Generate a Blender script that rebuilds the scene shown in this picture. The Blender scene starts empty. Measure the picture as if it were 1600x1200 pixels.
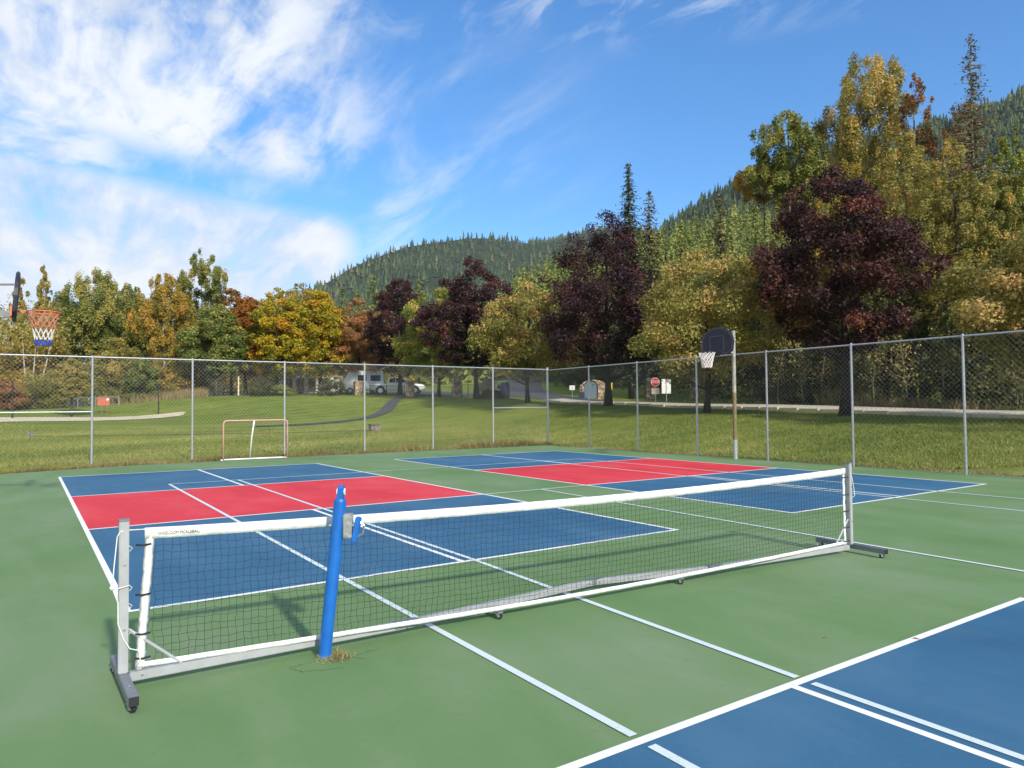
import bpy, bmesh, math, random
import numpy as np
from mathutils import Vector, Matrix

R_ = math.radians
scene = bpy.context.scene
COL = scene.collection

# ------------------------------------------------------------------ camera
CAM = np.array([-2.48383, -4.44133, 1.57019])
YAW, PITCH, ROLL, FPX = 0.59736, 0.03075, -0.00793, 1117.094
_cy, _sy, _cp, _sp = math.cos(YAW), math.sin(YAW), math.cos(PITCH), math.sin(PITCH)
FWD = np.array([_sy*_cp, _cy*_cp, _sp])
_r0 = np.array([_cy, -_sy, 0.0])
_u0 = np.cross(_r0, FWD)
RGT = math.cos(ROLL)*_r0 + math.sin(ROLL)*_u0
UPV = -math.sin(ROLL)*_r0 + math.cos(ROLL)*_u0
cam_data = bpy.data.cameras.new('camera')
cam_data.sensor_width = 36.0
cam_data.lens = FPX/1600.0*36.0
cam_data.clip_start = 0.05
cam_data.clip_end = 20000
cam = bpy.data.objects.new('camera', cam_data)
COL.objects.link(cam)
cam.matrix_world = Matrix(((RGT[0], UPV[0], -FWD[0], CAM[0]),
                           (RGT[1], UPV[1], -FWD[1], CAM[1]),
                           (RGT[2], UPV[2], -FWD[2], CAM[2]),
                           (0, 0, 0, 1)))
scene.camera = cam

# ------------------------------------------------------------------ light, sky, exposure
SUN_EL = 30.8
SKY_STRENGTH = 0.14
sun_data = bpy.data.lights.new('sun', 'SUN')
sun_data.energy = 4.5
sun_data.angle = R_(2.2)
sun_data.color = (1.0, 0.93, 0.82)
sun = bpy.data.objects.new('sun', sun_data)
sun.rotation_euler = (R_(90-SUN_EL), 0, R_(-2.5))
sun.location = (0, -30, 40)
COL.objects.link(sun)

scene.view_settings.view_transform = 'Standard'
scene.view_settings.look = 'None'
scene.view_settings.gamma = 1.0
scene.view_settings.exposure = 0.28
scene.view_settings.use_curve_mapping = False
scene.render.film_transparent = False
scene.cycles.max_bounces = 6
scene.cycles.diffuse_bounces = 3
scene.cycles.transparent_max_bounces = 8
scene.cycles.volume_bounces = 0

class NT:
    """small helper around a node tree"""
    def __init__(s, tree):
        s.t = tree
        for n in list(tree.nodes):
            tree.nodes.remove(n)
    def n(s, kind, **kw):
        nd = s.t.nodes.new(kind)
        for k, v in kw.items():
            setattr(nd, k, v)
        return nd
    def link(s, a, b):
        s.t.links.new(a, b)
    def put(s, sock, v):
        if hasattr(v, 'is_linked') or isinstance(v, bpy.types.NodeSocket):
            s.t.links.new(v, sock)
        else:
            sock.default_value = v
    def m(s, op, a, b=0.0, c=None, clamp=False):
        nd = s.t.nodes.new('ShaderNodeMath'); nd.operation = op; nd.use_clamp = clamp
        s.put(nd.inputs[0], a); s.put(nd.inputs[1], b)
        if c is not None: s.put(nd.inputs[2], c)
        return nd.outputs[0]
    def sstep(s, x, a, b):
        nd = s.t.nodes.new('ShaderNodeMapRange'); nd.interpolation_type = 'SMOOTHSTEP'
        s.put(nd.inputs['Value'], x); s.put(nd.inputs['From Min'], a); s.put(nd.inputs['From Max'], b)
        return nd.outputs['Result']
    def mix(s, f, a, b, blend='MIX'):
        nd = s.t.nodes.new('ShaderNodeMix'); nd.data_type = 'RGBA'; nd.blend_type = blend
        s.put(nd.inputs[0], f)
        s.put(nd.inputs[6], a); s.put(nd.inputs[7], b)
        return nd.outputs[2]
    def noise(s, vec, scale, detail=4.0, rough=0.55, dist=0.0, lac=2.0):
        nd = s.t.nodes.new('ShaderNodeTexNoise')
        if vec is not None: s.link(vec, nd.inputs['Vector'])
        nd.inputs['Scale'].default_value = scale
        nd.inputs['Detail'].default_value = detail
        nd.inputs['Roughness'].default_value = rough
        nd.inputs['Distortion'].default_value = dist
        nd.inputs['Lacunarity'].default_value = lac
        return nd.outputs['Fac']
    def ramp(s, f, stops, interp='LINEAR'):
        nd = s.t.nodes.new('ShaderNodeValToRGB'); cr = nd.color_ramp; cr.interpolation = interp
        while len(cr.elements) < len(stops): cr.elements.new(0.5)
        for e, (p, c) in zip(cr.elements, stops):
            e.position = p; e.color = (c[0], c[1], c[2], 1)
        s.put(nd.inputs[0], f)
        return nd.outputs[0]
    def mapping(s, vec, scale=(1, 1, 1), rot=(0, 0, 0), loc=(0, 0, 0)):
        nd = s.t.nodes.new('ShaderNodeMapping')
        s.link(vec, nd.inputs['Vector'])
        nd.inputs['Scale'].default_value = scale
        nd.inputs['Rotation'].default_value = rot
        nd.inputs['Location'].default_value = loc
        return nd.outputs[0]

def c4(c): return (c[0], c[1], c[2], 1.0)

world = bpy.data.worlds.new('World')
scene.world = world
world.use_nodes = True
w = NT(world.node_tree)
sky = w.n('ShaderNodeTexSky', sky_type='NISHITA', sun_disc=False)
sky.sun_elevation = R_(SUN_EL)
sky.sun_rotation = R_(180)
sky.altitude = 600
sky.air_density = 1.0
sky.dust_density = 0.4
sky.ozone_density = 2.2
tc = w.n('ShaderNodeTexCoord')
sep = w.n('ShaderNodeSeparateXYZ'); w.link(tc.outputs['Generated'], sep.inputs[0])
X, Y, Z = sep.outputs
az = w.m('MULTIPLY', w.m('ARCTAN2', X, Y), 57.2958)
el = w.m('MULTIPLY', w.m('ARCSINE', Z), 57.2958)
zz = w.m('ADD', w.m('MAXIMUM', Z, 0.0), 0.16)
cmb = w.n('ShaderNodeCombineXYZ')
w.link(w.m('DIVIDE', X, zz), cmb.inputs[0]); w.link(w.m('DIVIDE', Y, zz), cmb.inputs[1])
plane = cmb.outputs[0]
# streaked cirrus noise and rounder cumulus noise
st = w.mapping(plane, scale=(3.4, 1.0, 1), rot=(0, 0, R_(-40)), loc=(0.7, 2.3, 0))
n_streak = w.noise(st, 1.35, 9, 0.62, 0.35)
n_fine = w.noise(w.mapping(plane, scale=(4.6, 2.4, 1), rot=(0, 0, R_(-32)), loc=(3.1, 0.4, 0)), 2.2, 9, 0.62, 0.5)
n_puff = w.noise(w.mapping(plane, loc=(5.2, 1.3, 0)), 1.7, 8, 0.58, 0.1)
# upper sheet: everything to the left of a front edge, thinning out towards it
edge = w.m('ADD', w.m('MULTIPLY', el, 0.10), 25.5)
up = w.sstep(w.m('SUBTRACT', edge, az), -4.0, 14.0)
# bank low in the left part of the sky with a clear lane above it
lane = w.m('ADD', w.m('MULTIPLY', az, -0.10), 17.6)
lo_edge = w.m('SUBTRACT', 22.5, w.m('MULTIPLY', w.m('ABSOLUTE', w.m('SUBTRACT', el, 12.0)), 0.3))
lowbank = w.m('MULTIPLY', w.sstep(w.m('SUBTRACT', lo_edge, az), -1.0, 2.5), w.sstep(w.m('SUBTRACT', lane, el), 0.2, 2.2))
above = w.sstep(w.m('SUBTRACT', el, lane), -0.2, 2.6)
d_up = w.m('MULTIPLY', w.m('MULTIPLY', up, above),
           w.sstep(w.m('ADD', w.m('ADD', w.m('MULTIPLY', n_streak, 0.80), w.m('MULTIPLY', n_fine, 0.55)), w.m('MULTIPLY', up, 0.22)), 0.68, 1.0))
d_lo = w.m('MULTIPLY', lowbank, w.sstep(w.m('ADD', w.m('MULTIPLY', n_puff, 0.45), w.m('MULTIPLY', n_streak, 0.55)), 0.26, 0.56))
# thin veil streaks trailing off to the right, and small puffs in the lane
veil_m = w.m('MULTIPLY', w.sstep(az, 46.0, 26.0), w.sstep(el, 9.0, 13.0))
d_veil = w.m('MULTIPLY', w.m('MULTIPLY', veil_m, 0.5), w.sstep(n_streak, 0.44, 0.74))
d_top = w.m('MULTIPLY', w.m('MULTIPLY', w.sstep(el, 25.0, 31.0), 0.55), w.sstep(n_fine, 0.47, 0.68))
d_puff = w.m('MULTIPLY', w.m('MULTIPLY', w.sstep(az, 8.0, 3.0), 0.9), w.sstep(n_puff, 0.50, 0.62))
dens = w.m('MAXIMUM', w.m('MAXIMUM', d_up, d_lo), w.m('MAXIMUM', w.m('MAXIMUM', d_veil, d_top), d_puff))
dens = w.m('MULTIPLY', dens, w.sstep(el, -1.0, 3.0), clamp=True)
hz = w.sstep(el, 0.0, 40.0)
tint = w.ramp(hz, [(0.0, (0.86, 1.0, 1.10)), (0.3, (0.58, 0.98, 1.26)), (1.0, (0.54, 1.04, 1.42))])
sky_col = w.mix(1.0, sky.outputs[0], tint, 'MULTIPLY')
shade = w.sstep(w.m('ADD', w.m('MULTIPLY', n_streak, 0.6), w.m('MULTIPLY', n_puff, 0.4)), 0.36, 0.62)
cloud_col = w.mix(shade, c4((3.8, 4.3, 5.2)), c4((5.6, 5.85, 6.2)))
final = w.mix(dens, sky_col, cloud_col)
bg = w.n('ShaderNodeBackground'); w.link(final, bg.inputs[0]); bg.inputs[1].default_value = SKY_STRENGTH
wo = w.n('ShaderNodeOutputWorld'); w.link(bg.outputs[0], wo.inputs[0])

# ------------------------------------------------------------------ general helpers
rng = np.random.default_rng(7)
random.seed(7)

def spot(u, d):
    """ground position at bearing u (photo columns) and depth d from the viewpoint"""
    q = CAM + d*(FWD + (u-800.0)/FPX*RGT)
    return float(q[0]), float(q[1])

def rayz(u, v, d):
    q = CAM + d*(FWD + (u-800.0)/FPX*RGT + (600.0-v)/FPX*UPV)
    return q

def tag(o, label=None, cat=None, group=None, kind=None):
    if label: o['label'] = label
    if cat: o['category'] = cat
    if group: o['group'] = group
    if kind: o['kind'] = kind
    return o

def empty(name, loc=(0, 0, 0), rz=0.0):
    o = bpy.data.objects.new(name, None)
    o.empty_display_size = 0.2
    o.location = loc; o.rotation_euler = (0, 0, rz)
    COL.objects.link(o)
    return o

def link_mesh(name, me, mat=None, parent=None):
    o = bpy.data.objects.new(name, me)
    COL.objects.link(o)
    if mat is not None and len(me.materials) == 0:
        me.materials.append(mat)
    if parent is not None:
        o.parent = parent
    return o

class MB:
    """collects simple solids and links them as one mesh object"""
    def __init__(s): s.v = []; s.f = []
    def add(s, vs, fs):
        b = len(s.v); s.v += [tuple(map(float, q)) for q in vs]; s.f += [tuple(i+b for i in f) for f in fs]
        return s
    def box(s, x0, x1, y0, y1, z0, z1):
        v = [(x0, y0, z0), (x1, y0, z0), (x1, y1, z0), (x0, y1, z0), (x0, y0, z1), (x1, y0, z1), (x1, y1, z1), (x0, y1, z1)]
        return s.add(v, [(3, 2, 1, 0), (4, 5, 6, 7), (0, 1, 5, 4), (1, 2, 6, 5), (2, 3, 7, 6), (3, 0, 4, 7)])
    def bar(s, a, b, wd, hg, up=(0, 0, 1)):
        """rectangular bar from a to b, wd across, hg along up"""
        a = Vector(a); b = Vector(b); t = (b-a).normalized(); up = Vector(up)
        sd = t.cross(up)
        if sd.length < 1e-5: sd = t.cross(Vector((1, 0, 0)))
        sd.normalize(); u2 = sd.cross(t)
        vs = []
        for q in (a, b):
            for i, j in ((-1, -1), (1, -1), (1, 1), (-1, 1)):
                vs.append(q + sd*(i*wd/2) + u2*(j*hg/2))
        return s.add(vs, [(0, 1, 2, 3), (7, 6, 5, 4), (0, 4, 5, 1), (1, 5, 6, 2), (2, 6, 7, 3), (3, 7, 4, 0)])
    def tube(s, pts, rad, n=8, caps=True):
        pts = [Vector(q) for q in pts]
        if not hasattr(rad, '__len__'): rad = [rad]*len(pts)
        ref = None; vs = []
        for i, q in enumerate(pts):
            t = (pts[min(i+1, len(pts)-1)] - pts[max(i-1, 0)])
            t = t.normalized() if t.length > 1e-9 else Vector((0, 0, 1))
            if ref is None:
                ref = t.cross(Vector((0, 0, 1)))
                if ref.length < 1e-3: ref = t.cross(Vector((1, 0, 0)))
            ref = ref - t*ref.dot(t); ref.normalize()
            w2 = t.cross(ref)
            for k in range(n):
                a = 2*math.pi*k/n
                vs.append(q + (ref*math.cos(a) + w2*math.sin(a))*rad[i])
        fs = []
        for i in range(len(pts)-1):
            for k in range(n):
                k2 = (k+1) % n
                fs.append((i*n+k, i*n+k2, (i+1)*n+k2, (i+1)*n+k))
        if caps:
            fs.append(tuple(range(n-1, -1, -1)))
            fs.append(tuple((len(pts)-1)*n+k for k in range(n)))
        return s.add(vs, fs)
    def ball(s, c, r, n=8, m=6, sc=(1, 1, 1)):
        vs = []; fs = []
        for i in range(m+1):
            th = math.pi*i/m
            for k in range(n):
                a = 2*math.pi*k/n
                vs.append((c[0]+r*sc[0]*math.sin(th)*math.cos(a), c[1]+r*sc[1]*math.sin(th)*math.sin(a), c[2]+r*sc[2]*math.cos(th)))
        for i in range(m):
            for k in range(n):
                fs.append((i*n+k, (i+1)*n+k, (i+1)*n+(k+1) % n, i*n+(k+1) % n))
        return s.add(vs, fs)
    def plate(s, poly, th, axis='y'):
        """flat outline poly [(a, z)], thickness th along +axis from 0"""
        n = len(poly)
        if axis == 'y': vs = [(a, 0, z) for a, z in poly] + [(a, th, z) for a, z in poly]
        elif axis == 'x': vs = [(0, a, z) for a, z in poly] + [(th, a, z) for a, z in poly]
        else: vs = [(a, z, 0) for a, z in poly] + [(a, z, th) for a, z in poly]
        fs = [tuple(range(n)), tuple(range(2*n-1, n-1, -1))]
        for i in range(n):
            j = (i+1) % n
            fs.append((i, i+n, j+n, j))
        return s.add(vs, fs)
    def build(s, name, mat=None, parent=None, smooth=False, bevel=0.0, fix=True):
        me = bpy.data.meshes.new(name)
        me.from_pydata(s.v, [], s.f)
        if fix or bevel > 0:
            bm = bmesh.new(); bm.from_mesh(me)
            bmesh.ops.recalc_face_normals(bm, faces=bm.faces)
            if bevel > 0:
                bmesh.ops.bevel(bm, geom=[e for e in bm.edges if e.calc_face_angle(0) > 0.5], offset=bevel, segments=2, affect='EDGES', clamp_overlap=True)
            bm.to_mesh(me); bm.free()
        if smooth:
            me.polygons.foreach_set('use_smooth', [True]*len(me.polygons))
        me.update()
        return link_mesh(name, me, mat, parent)

def fast_mesh(name, verts, quads=None, tris=None, face_attr=None):
    """verts (N,3), quads (M,4) and/or tris (K,3) from numpy"""
    me = bpy.data.meshes.new(name)
    verts = np.ascontiguousarray(verts, dtype=np.float32)
    loops = []; starts = []; totals = []
    off = 0
    if quads is not None and len(quads):
        loops.append(np.asarray(quads, np.int32).ravel()); k = len(quads)
        starts.append(off + np.arange(k)*4); totals.append(np.full(k, 4)); off += 4*k
    if tris is not None and len(tris):
        loops.append(np.asarray(tris, np.int32).ravel()); k = len(tris)
        starts.append(off + np.arange(k)*3); totals.append(np.full(k, 3)); off += 3*k
    loops = np.concatenate(loops).astype(np.int32)
    starts = np.concatenate(starts).astype(np.int32)
    me.vertices.add(len(verts)); me.vertices.foreach_set('co', verts.ravel())
    me.loops.add(len(loops)); me.loops.foreach_set('vertex_index', loops)
    me.polygons.add(len(starts)); me.polygons.foreach_set('loop_start', starts)
    try:
        me.polygons.foreach_set('loop_total', np.concatenate(totals).astype(np.int32))
    except Exception:
        pass
    if face_attr is not None:
        a = me.attributes.new('tone', 'FLOAT', 'FACE')
        a.data.foreach_set('value', np.asarray(face_attr, np.float32))
    me.update(calc_edges=True)
    return me

# ------------------------------------------------------------------ materials
MATS = {}
def mat(name, color=(0.5, 0.5, 0.5), rough=0.6, metal=0.0, spec=0.5, var=0.0, vscale=8.0, bump=0.0, bscale=60.0, color2=None):
    """plain procedural material: base colour broken up by noise, optional bump"""
    if name in MATS: return MATS[name]
    m_ = bpy.data.materials.new(name); m_.use_nodes = True
    t = NT(m_.node_tree)
    b = t.n('ShaderNodeBsdfPrincipled'); o = t.n('ShaderNodeOutputMaterial'); t.link(b.outputs[0], o.inputs[0])
    b.inputs['Roughness'].default_value = rough; b.inputs['Metallic'].default_value = metal
    b.inputs['Specular IOR Level'].default_value = spec
    co = t.n('ShaderNodeTexCoord')
    f = t.noise(co.outputs['Object'], vscale, 5, 0.6)
    c2 = color2 if color2 else tuple(max(0, q*(1-var)) for q in color)
    c1 = tuple(min(1, q*(1+var*0.5)) for q in color)
    col = t.ramp(f, [(0.32, c2), (0.68, c1)])
    t.link(col, b.inputs['Base Color'])
    if bump > 0:
        bn = t.n('ShaderNodeBump'); bn.inputs['Strength'].default_value = bump; bn.inputs['Distance'].default_value = 0.01
        t.link(t.noise(co.outputs['Object'], bscale, 4, 0.6), bn.inputs['Height']); t.link(bn.outputs[0], b.inputs['Normal'])
    MATS[name] = m_
    return m_

def court_mat(name, base, dusty, dark, rough=0.75):
    m_ = bpy.data.materials.new(name); m_.use_nodes = True
    t = NT(m_.node_tree)
    b = t.n('ShaderNodeBsdfPrincipled'); o = t.n('ShaderNodeOutputMaterial'); t.link(b.outputs[0], o.inputs[0])
    g = t.n('ShaderNodeNewGeometry'); P = g.outputs['Position']
    big = t.noise(P, 0.35, 5, 0.55, 0.4)
    mid = t.noise(t.mapping(P, scale=(1, 0.35, 1), rot=(0, 0, 0.3)), 1.6, 6, 0.6, 0.3)
    fine = t.noise(P, 30.0, 6, 0.8)
    grit = t.noise(P, 240.0, 2, 0.6)
    f = t.m('ADD', t.m('MULTIPLY', big, 0.6), t.m('MULTIPLY', mid, 0.4))
    c = t.ramp(f, [(0.36, dark), (0.5, base), (0.66, dusty)])
    c = t.mix(t.sstep(fine, 0.35, 0.8), c, c4(dark), 'MIX') if False else c
    spk = t.m('MULTIPLY', t.sstep(fine, 0.54, 0.70), 0.45)
    c = t.mix(t.m('MULTIPLY', t.sstep(fine, 0.46, 0.32), 0.40), c, c4(dark))
    c = t.mix(spk, c, c4(dusty))
    wear = t.noise(t.mapping(P, loc=(9, 4, 0)), 7.0, 7, 0.7, 0.6)
    c = t.mix(t.m('MULTIPLY', t.sstep(wear, 0.58, 0.72), 0.30), c, c4(tuple(q*0.72 for q in base)))
    # dried puddle stains with a faint rim, and grime dragged along the play direction
    pud = t.noise(t.mapping(P, loc=(3.7, 8.1, 0)), 0.55, 3, 0.5, 0.5)
    rimf = t.m('MULTIPLY', t.sstep(t.m('ABSOLUTE', t.m('SUBTRACT', pud, 0.60)), 0.022, 0.0), 0.16)
    c = t.mix(rimf, c, c4(dusty))
    c = t.mix(t.m('MULTIPLY', t.sstep(pud, 0.58, 0.68), 0.30), c, c4(tuple(0.5*q+0.5*g_ for q, g_ in zip(base, (0.17, 0.19, 0.13)))))
    drag = t.noise(t.mapping(P, scale=(0.5, 6.0, 1), rot=(0, 0, 0.9)), 3.0, 6, 0.7, 0.4)
    c = t.mix(t.m('MULTIPLY', t.sstep(drag, 0.60, 0.78), 0.22), c, c4(tuple(q*0.78 for q in base)))
    t.link(c, b.inputs['Base Color'])
    b.inputs['Roughness'].default_value = rough
    b.inputs['Specular IOR Level'].default_value = 0.25
    bn = t.n('ShaderNodeBump'); bn.inputs['Strength'].default_value = 0.35; bn.inputs['Distance'].default_value = 0.004
    t.link(t.m('ADD', grit, fine), bn.inputs['Height']); t.link(bn.outputs[0], b.inputs['Normal'])
    return m_

M_green = court_mat('court_green_paint', (0.140, 0.234, 0.094), (0.190, 0.262, 0.145), (0.112, 0.202, 0.070))
M_blue = court_mat('court_blue_paint', (0.037, 0.128, 0.228), (0.066, 0.162, 0.264), (0.028, 0.102, 0.194))
M_red = court_mat('court_red_paint', (0.64, 0.042, 0.056), (0.68, 0.080, 0.094), (0.54, 0.030, 0.040))
def line_mat(name, col, worn, lo, hi):
    m_ = bpy.data.materials.new(name); m_.use_nodes = True
    t = NT(m_.node_tree)
    b = t.n('ShaderNodeBsdfPrincipled'); o = t.n('ShaderNodeOutputMaterial'); t.link(b.outputs[0], o.inputs[0])
    g = t.n('ShaderNodeNewGeometry'); P = g.outputs['Position']
    f1 = t.noise(P, 55.0, 5, 0.7); f2 = t.noise(P, 3.0, 4, 0.6)
    c = t.mix(t.m('MULTIPLY', t.sstep(t.m('ADD', t.m('MULTIPLY', f1, 0.7), t.m('MULTIPLY', f2, 0.3)), lo, hi), 0.75), c4(col), c4(worn))
    c = t.mix(t.m('MULTIPLY', f2, 0.25), c, c4(tuple(q*0.75 for q in col)))
    t.link(c, b.inputs['Base Color']); b.inputs['Roughness'].default_value = 0.7; b.inputs['Specular IOR Level'].default_value = 0.2
    return m_
M_line = line_mat('line_white_paint', (0.82, 0.82, 0.80), (0.42, 0.46, 0.42), 0.58, 0.72)
M_tline = line_mat('line_grey_white_paint', (0.62, 0.70, 0.70), (0.30, 0.40, 0.38), 0.54, 0.70)
M_galv = mat('galvanised_steel', (0.42, 0.44, 0.45), 0.45, 0.55, var=0.22, vscale=18)
M_wire = mat('galvanised_wire', (0.30, 0.32, 0.31), 0.5, 0.3, var=0.25, vscale=9)
M_alu = mat('grey_powder_coat', (0.37, 0.38, 0.38), 0.45, 0.1, var=0.10, vscale=12)
M_aludark = mat('grey_paint_dark', (0.17, 0.19, 0.21), 0.5, 0.1, var=0.15, vscale=14)
M_steel = mat('bright_steel', (0.62, 0.63, 0.64), 0.3, 0.9, var=0.1)
M_rubber = mat('black_rubber', (0.02, 0.02, 0.022), 0.6, var=0.3)
M_vinyl = mat('white_vinyl_tape', (0.80, 0.80, 0.77), 0.5, var=0.16, vscale=16, bump=0.5, bscale=30)
M_cord = mat('black_net_cord', (0.016, 0.018, 0.02), 0.8, var=0.2)
M_rope = mat('white_rope', (0.75, 0.74, 0.70), 0.8, var=0.15, vscale=60)
def enamel():
    m_ = bpy.data.materials.new('blue_enamel'); m_.use_nodes = True
    t = NT(m_.node_tree)
    b = t.n('ShaderNodeBsdfPrincipled'); o = t.n('ShaderNodeOutputMaterial'); t.link(b.outputs[0], o.inputs[0])
    co = t.n('ShaderNodeTexCoord'); P = co.outputs['Object']
    c = t.ramp(t.noise(P, 9.0, 5, 0.6), [(0.3, (0.006, 0.105, 0.40)), (0.7, (0.010, 0.140, 0.50))])
    scr = t.noise(t.mapping(P, scale=(1, 1, 0.08)), 90.0, 4, 0.6)
    c = t.mix(t.m('MULTIPLY', t.sstep(scr, 0.60, 0.72), 0.35), c, c4((0.05, 0.20, 0.60)))
    chip = t.noise(t.mapping(P, loc=(2, 3, 1)), 38.0, 3, 0.5)
    c = t.mix(t.sstep(chip, 0.70, 0.73), c, c4((0.10, 0.075, 0.06)))
    t.link(c, b.inputs['Base Color']); t.link(t.m('ADD', t.m('MULTIPLY', scr, 0.3), 0.28), b.inputs['Roughness'])
    return m_
M_bluepost = enamel()
M_dryrust = mat('worn_steel', (0.40, 0.41, 0.40), 0.5, 0.4, var=0.35, vscale=40)
M_goalred = mat('faded_red_paint', (0.55, 0.20, 0.18), 0.5, var=0.25, vscale=9, color2=(0.60, 0.36, 0.34))
M_white = mat('white_paint', (0.76, 0.76, 0.74), 0.45, var=0.08, vscale=5)
M_blackpost = mat('black_paint', (0.018, 0.018, 0.02), 0.5, var=0.3)
M_navy = mat('navy_plastic', (0.016, 0.018, 0.040), 0.55, var=0.3, vscale=5)
M_netred = mat('red_cord', (0.62, 0.22, 0.17), 0.8, var=0.2)
M_netblue = mat('blue_cord', (0.02, 0.07, 0.48), 0.8, var=0.2)
M_rim = mat('orange_rim_paint', (0.62, 0.16, 0.06), 0.5, var=0.2)
M_pole = mat('mossy_steel_pole', (0.36, 0.36, 0.30), 0.6, 0.2, var=0.35, vscale=6)
M_poleolive = mat('rusty_olive_pole', (0.20, 0.165, 0.085), 0.7, 0.1, var=0.35, vscale=10)
M_bark = mat('grey_bark', (0.085, 0.070, 0.058), 0.9, spec=0.2, var=0.45, vscale=7, bump=0.8, bscale=14)
M_barkdark = mat('dark_bark', (0.050, 0.040, 0.034), 0.9, spec=0.2, var=0.45, vscale=7, bump=0.8, bscale=14)
M_barkpale = mat('pale_aspen_bark', (0.44, 0.41, 0.34), 0.8, spec=0.2, var=0.4, vscale=5, bump=0.3)
M_twig = mat('weathered_twig', (0.22, 0.19, 0.14), 0.9, spec=0.2, var=0.3, vscale=6)
M_asphalt = mat('asphalt', (0.058, 0.060, 0.062), 0.85, var=0.25, vscale=1.5, bump=0.3, bscale=80)
M_conc = mat('pale_concrete', (0.54, 0.47, 0.35), 0.8, var=0.16, vscale=2.2, bump=0.3, bscale=30)
M_sand = mat('sand', (0.60, 0.52, 0.36), 0.95, spec=0.1, var=0.22, vscale=1.2, bump=0.6, bscale=5)
M_signred = mat('sign_red', (0.55, 0.02, 0.03), 0.4, var=0.06)
M_signyel = mat('sign_yellow', (0.80, 0.50, 0.02), 0.4, var=0.06)
M_plaque = mat('cream_plaque', (0.62, 0.55, 0.38), 0.6, var=0.1)
M_orangeboard = mat('faded_orange_board', (0.50, 0.12, 0.055), 0.6, var=0.25, vscale=4)
M_glass = mat('dark_glass', (0.02, 0.024, 0.028), 0.08, spec=0.8, var=0.1)
M_truck = mat('white_car_paint', (0.78, 0.78, 0.77), 0.25, var=0.03)
M_taillight = mat('red_lens', (0.45, 0.02, 0.02), 0.25)
M_bin = mat('dark_blue_plastic', (0.022, 0.034, 0.075), 0.5, var=0.2)
M_wood = mat('weathered_wood', (0.14, 0.10, 0.075), 0.85, var=0.35, vscale=6, bump=0.3)
M_woodgrey = mat('grey_timber', (0.20, 0.17, 0.14), 0.9, var=0.3, vscale=8)

def stone_mat():
    m_ = bpy.data.materials.new('rubble_stone'); m_.use_nodes = True
    t = NT(m_.node_tree)
    b = t.n('ShaderNodeBsdfPrincipled'); o = t.n('ShaderNodeOutputMaterial'); t.link(b.outputs[0], o.inputs[0])
    co = t.n('ShaderNodeTexCoord')
    v1 = t.n('ShaderNodeTexVoronoi'); v1.inputs['Scale'].default_value = 4.2; t.link(co.outputs['Object'], v1.inputs['Vector'])
    v2 = t.n('ShaderNodeTexVoronoi', feature='DISTANCE_TO_EDGE'); v2.inputs['Scale'].default_value = 4.2; t.link(co.outputs['Object'], v2.inputs['Vector'])
    sp = t.n('ShaderNodeSeparateColor'); t.link(v1.outputs['Color'], sp.inputs[0])
    col = t.ramp(sp.outputs[0], [(0.0, (0.20, 0.15, 0.11)), (0.3, (0.52, 0.36, 0.22)), (0.6, (0.60, 0.47, 0.30)), (0.85, (0.38, 0.23, 0.16)), (1.0, (0.55, 0.47, 0.36))])
    col = t.mix(t.sstep(v2.outputs['Distance'], 0.07, 0.02), col, c4((0.12, 0.10, 0.085)))
    t.link(col, b.inputs['Base Color']); b.inputs['Roughness'].default_value = 0.9
    bn = t.n('ShaderNodeBump'); bn.inputs['Strength'].default_value = 0.9; bn.inputs['Distance'].default_value = 0.05
    t.link(t.sstep(v2.outputs['Distance'], 0.0, 0.12), bn.inputs['Height']); t.link(bn.outputs[0], b.inputs['Normal'])
    return m_
M_stone = stone_mat()

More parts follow.
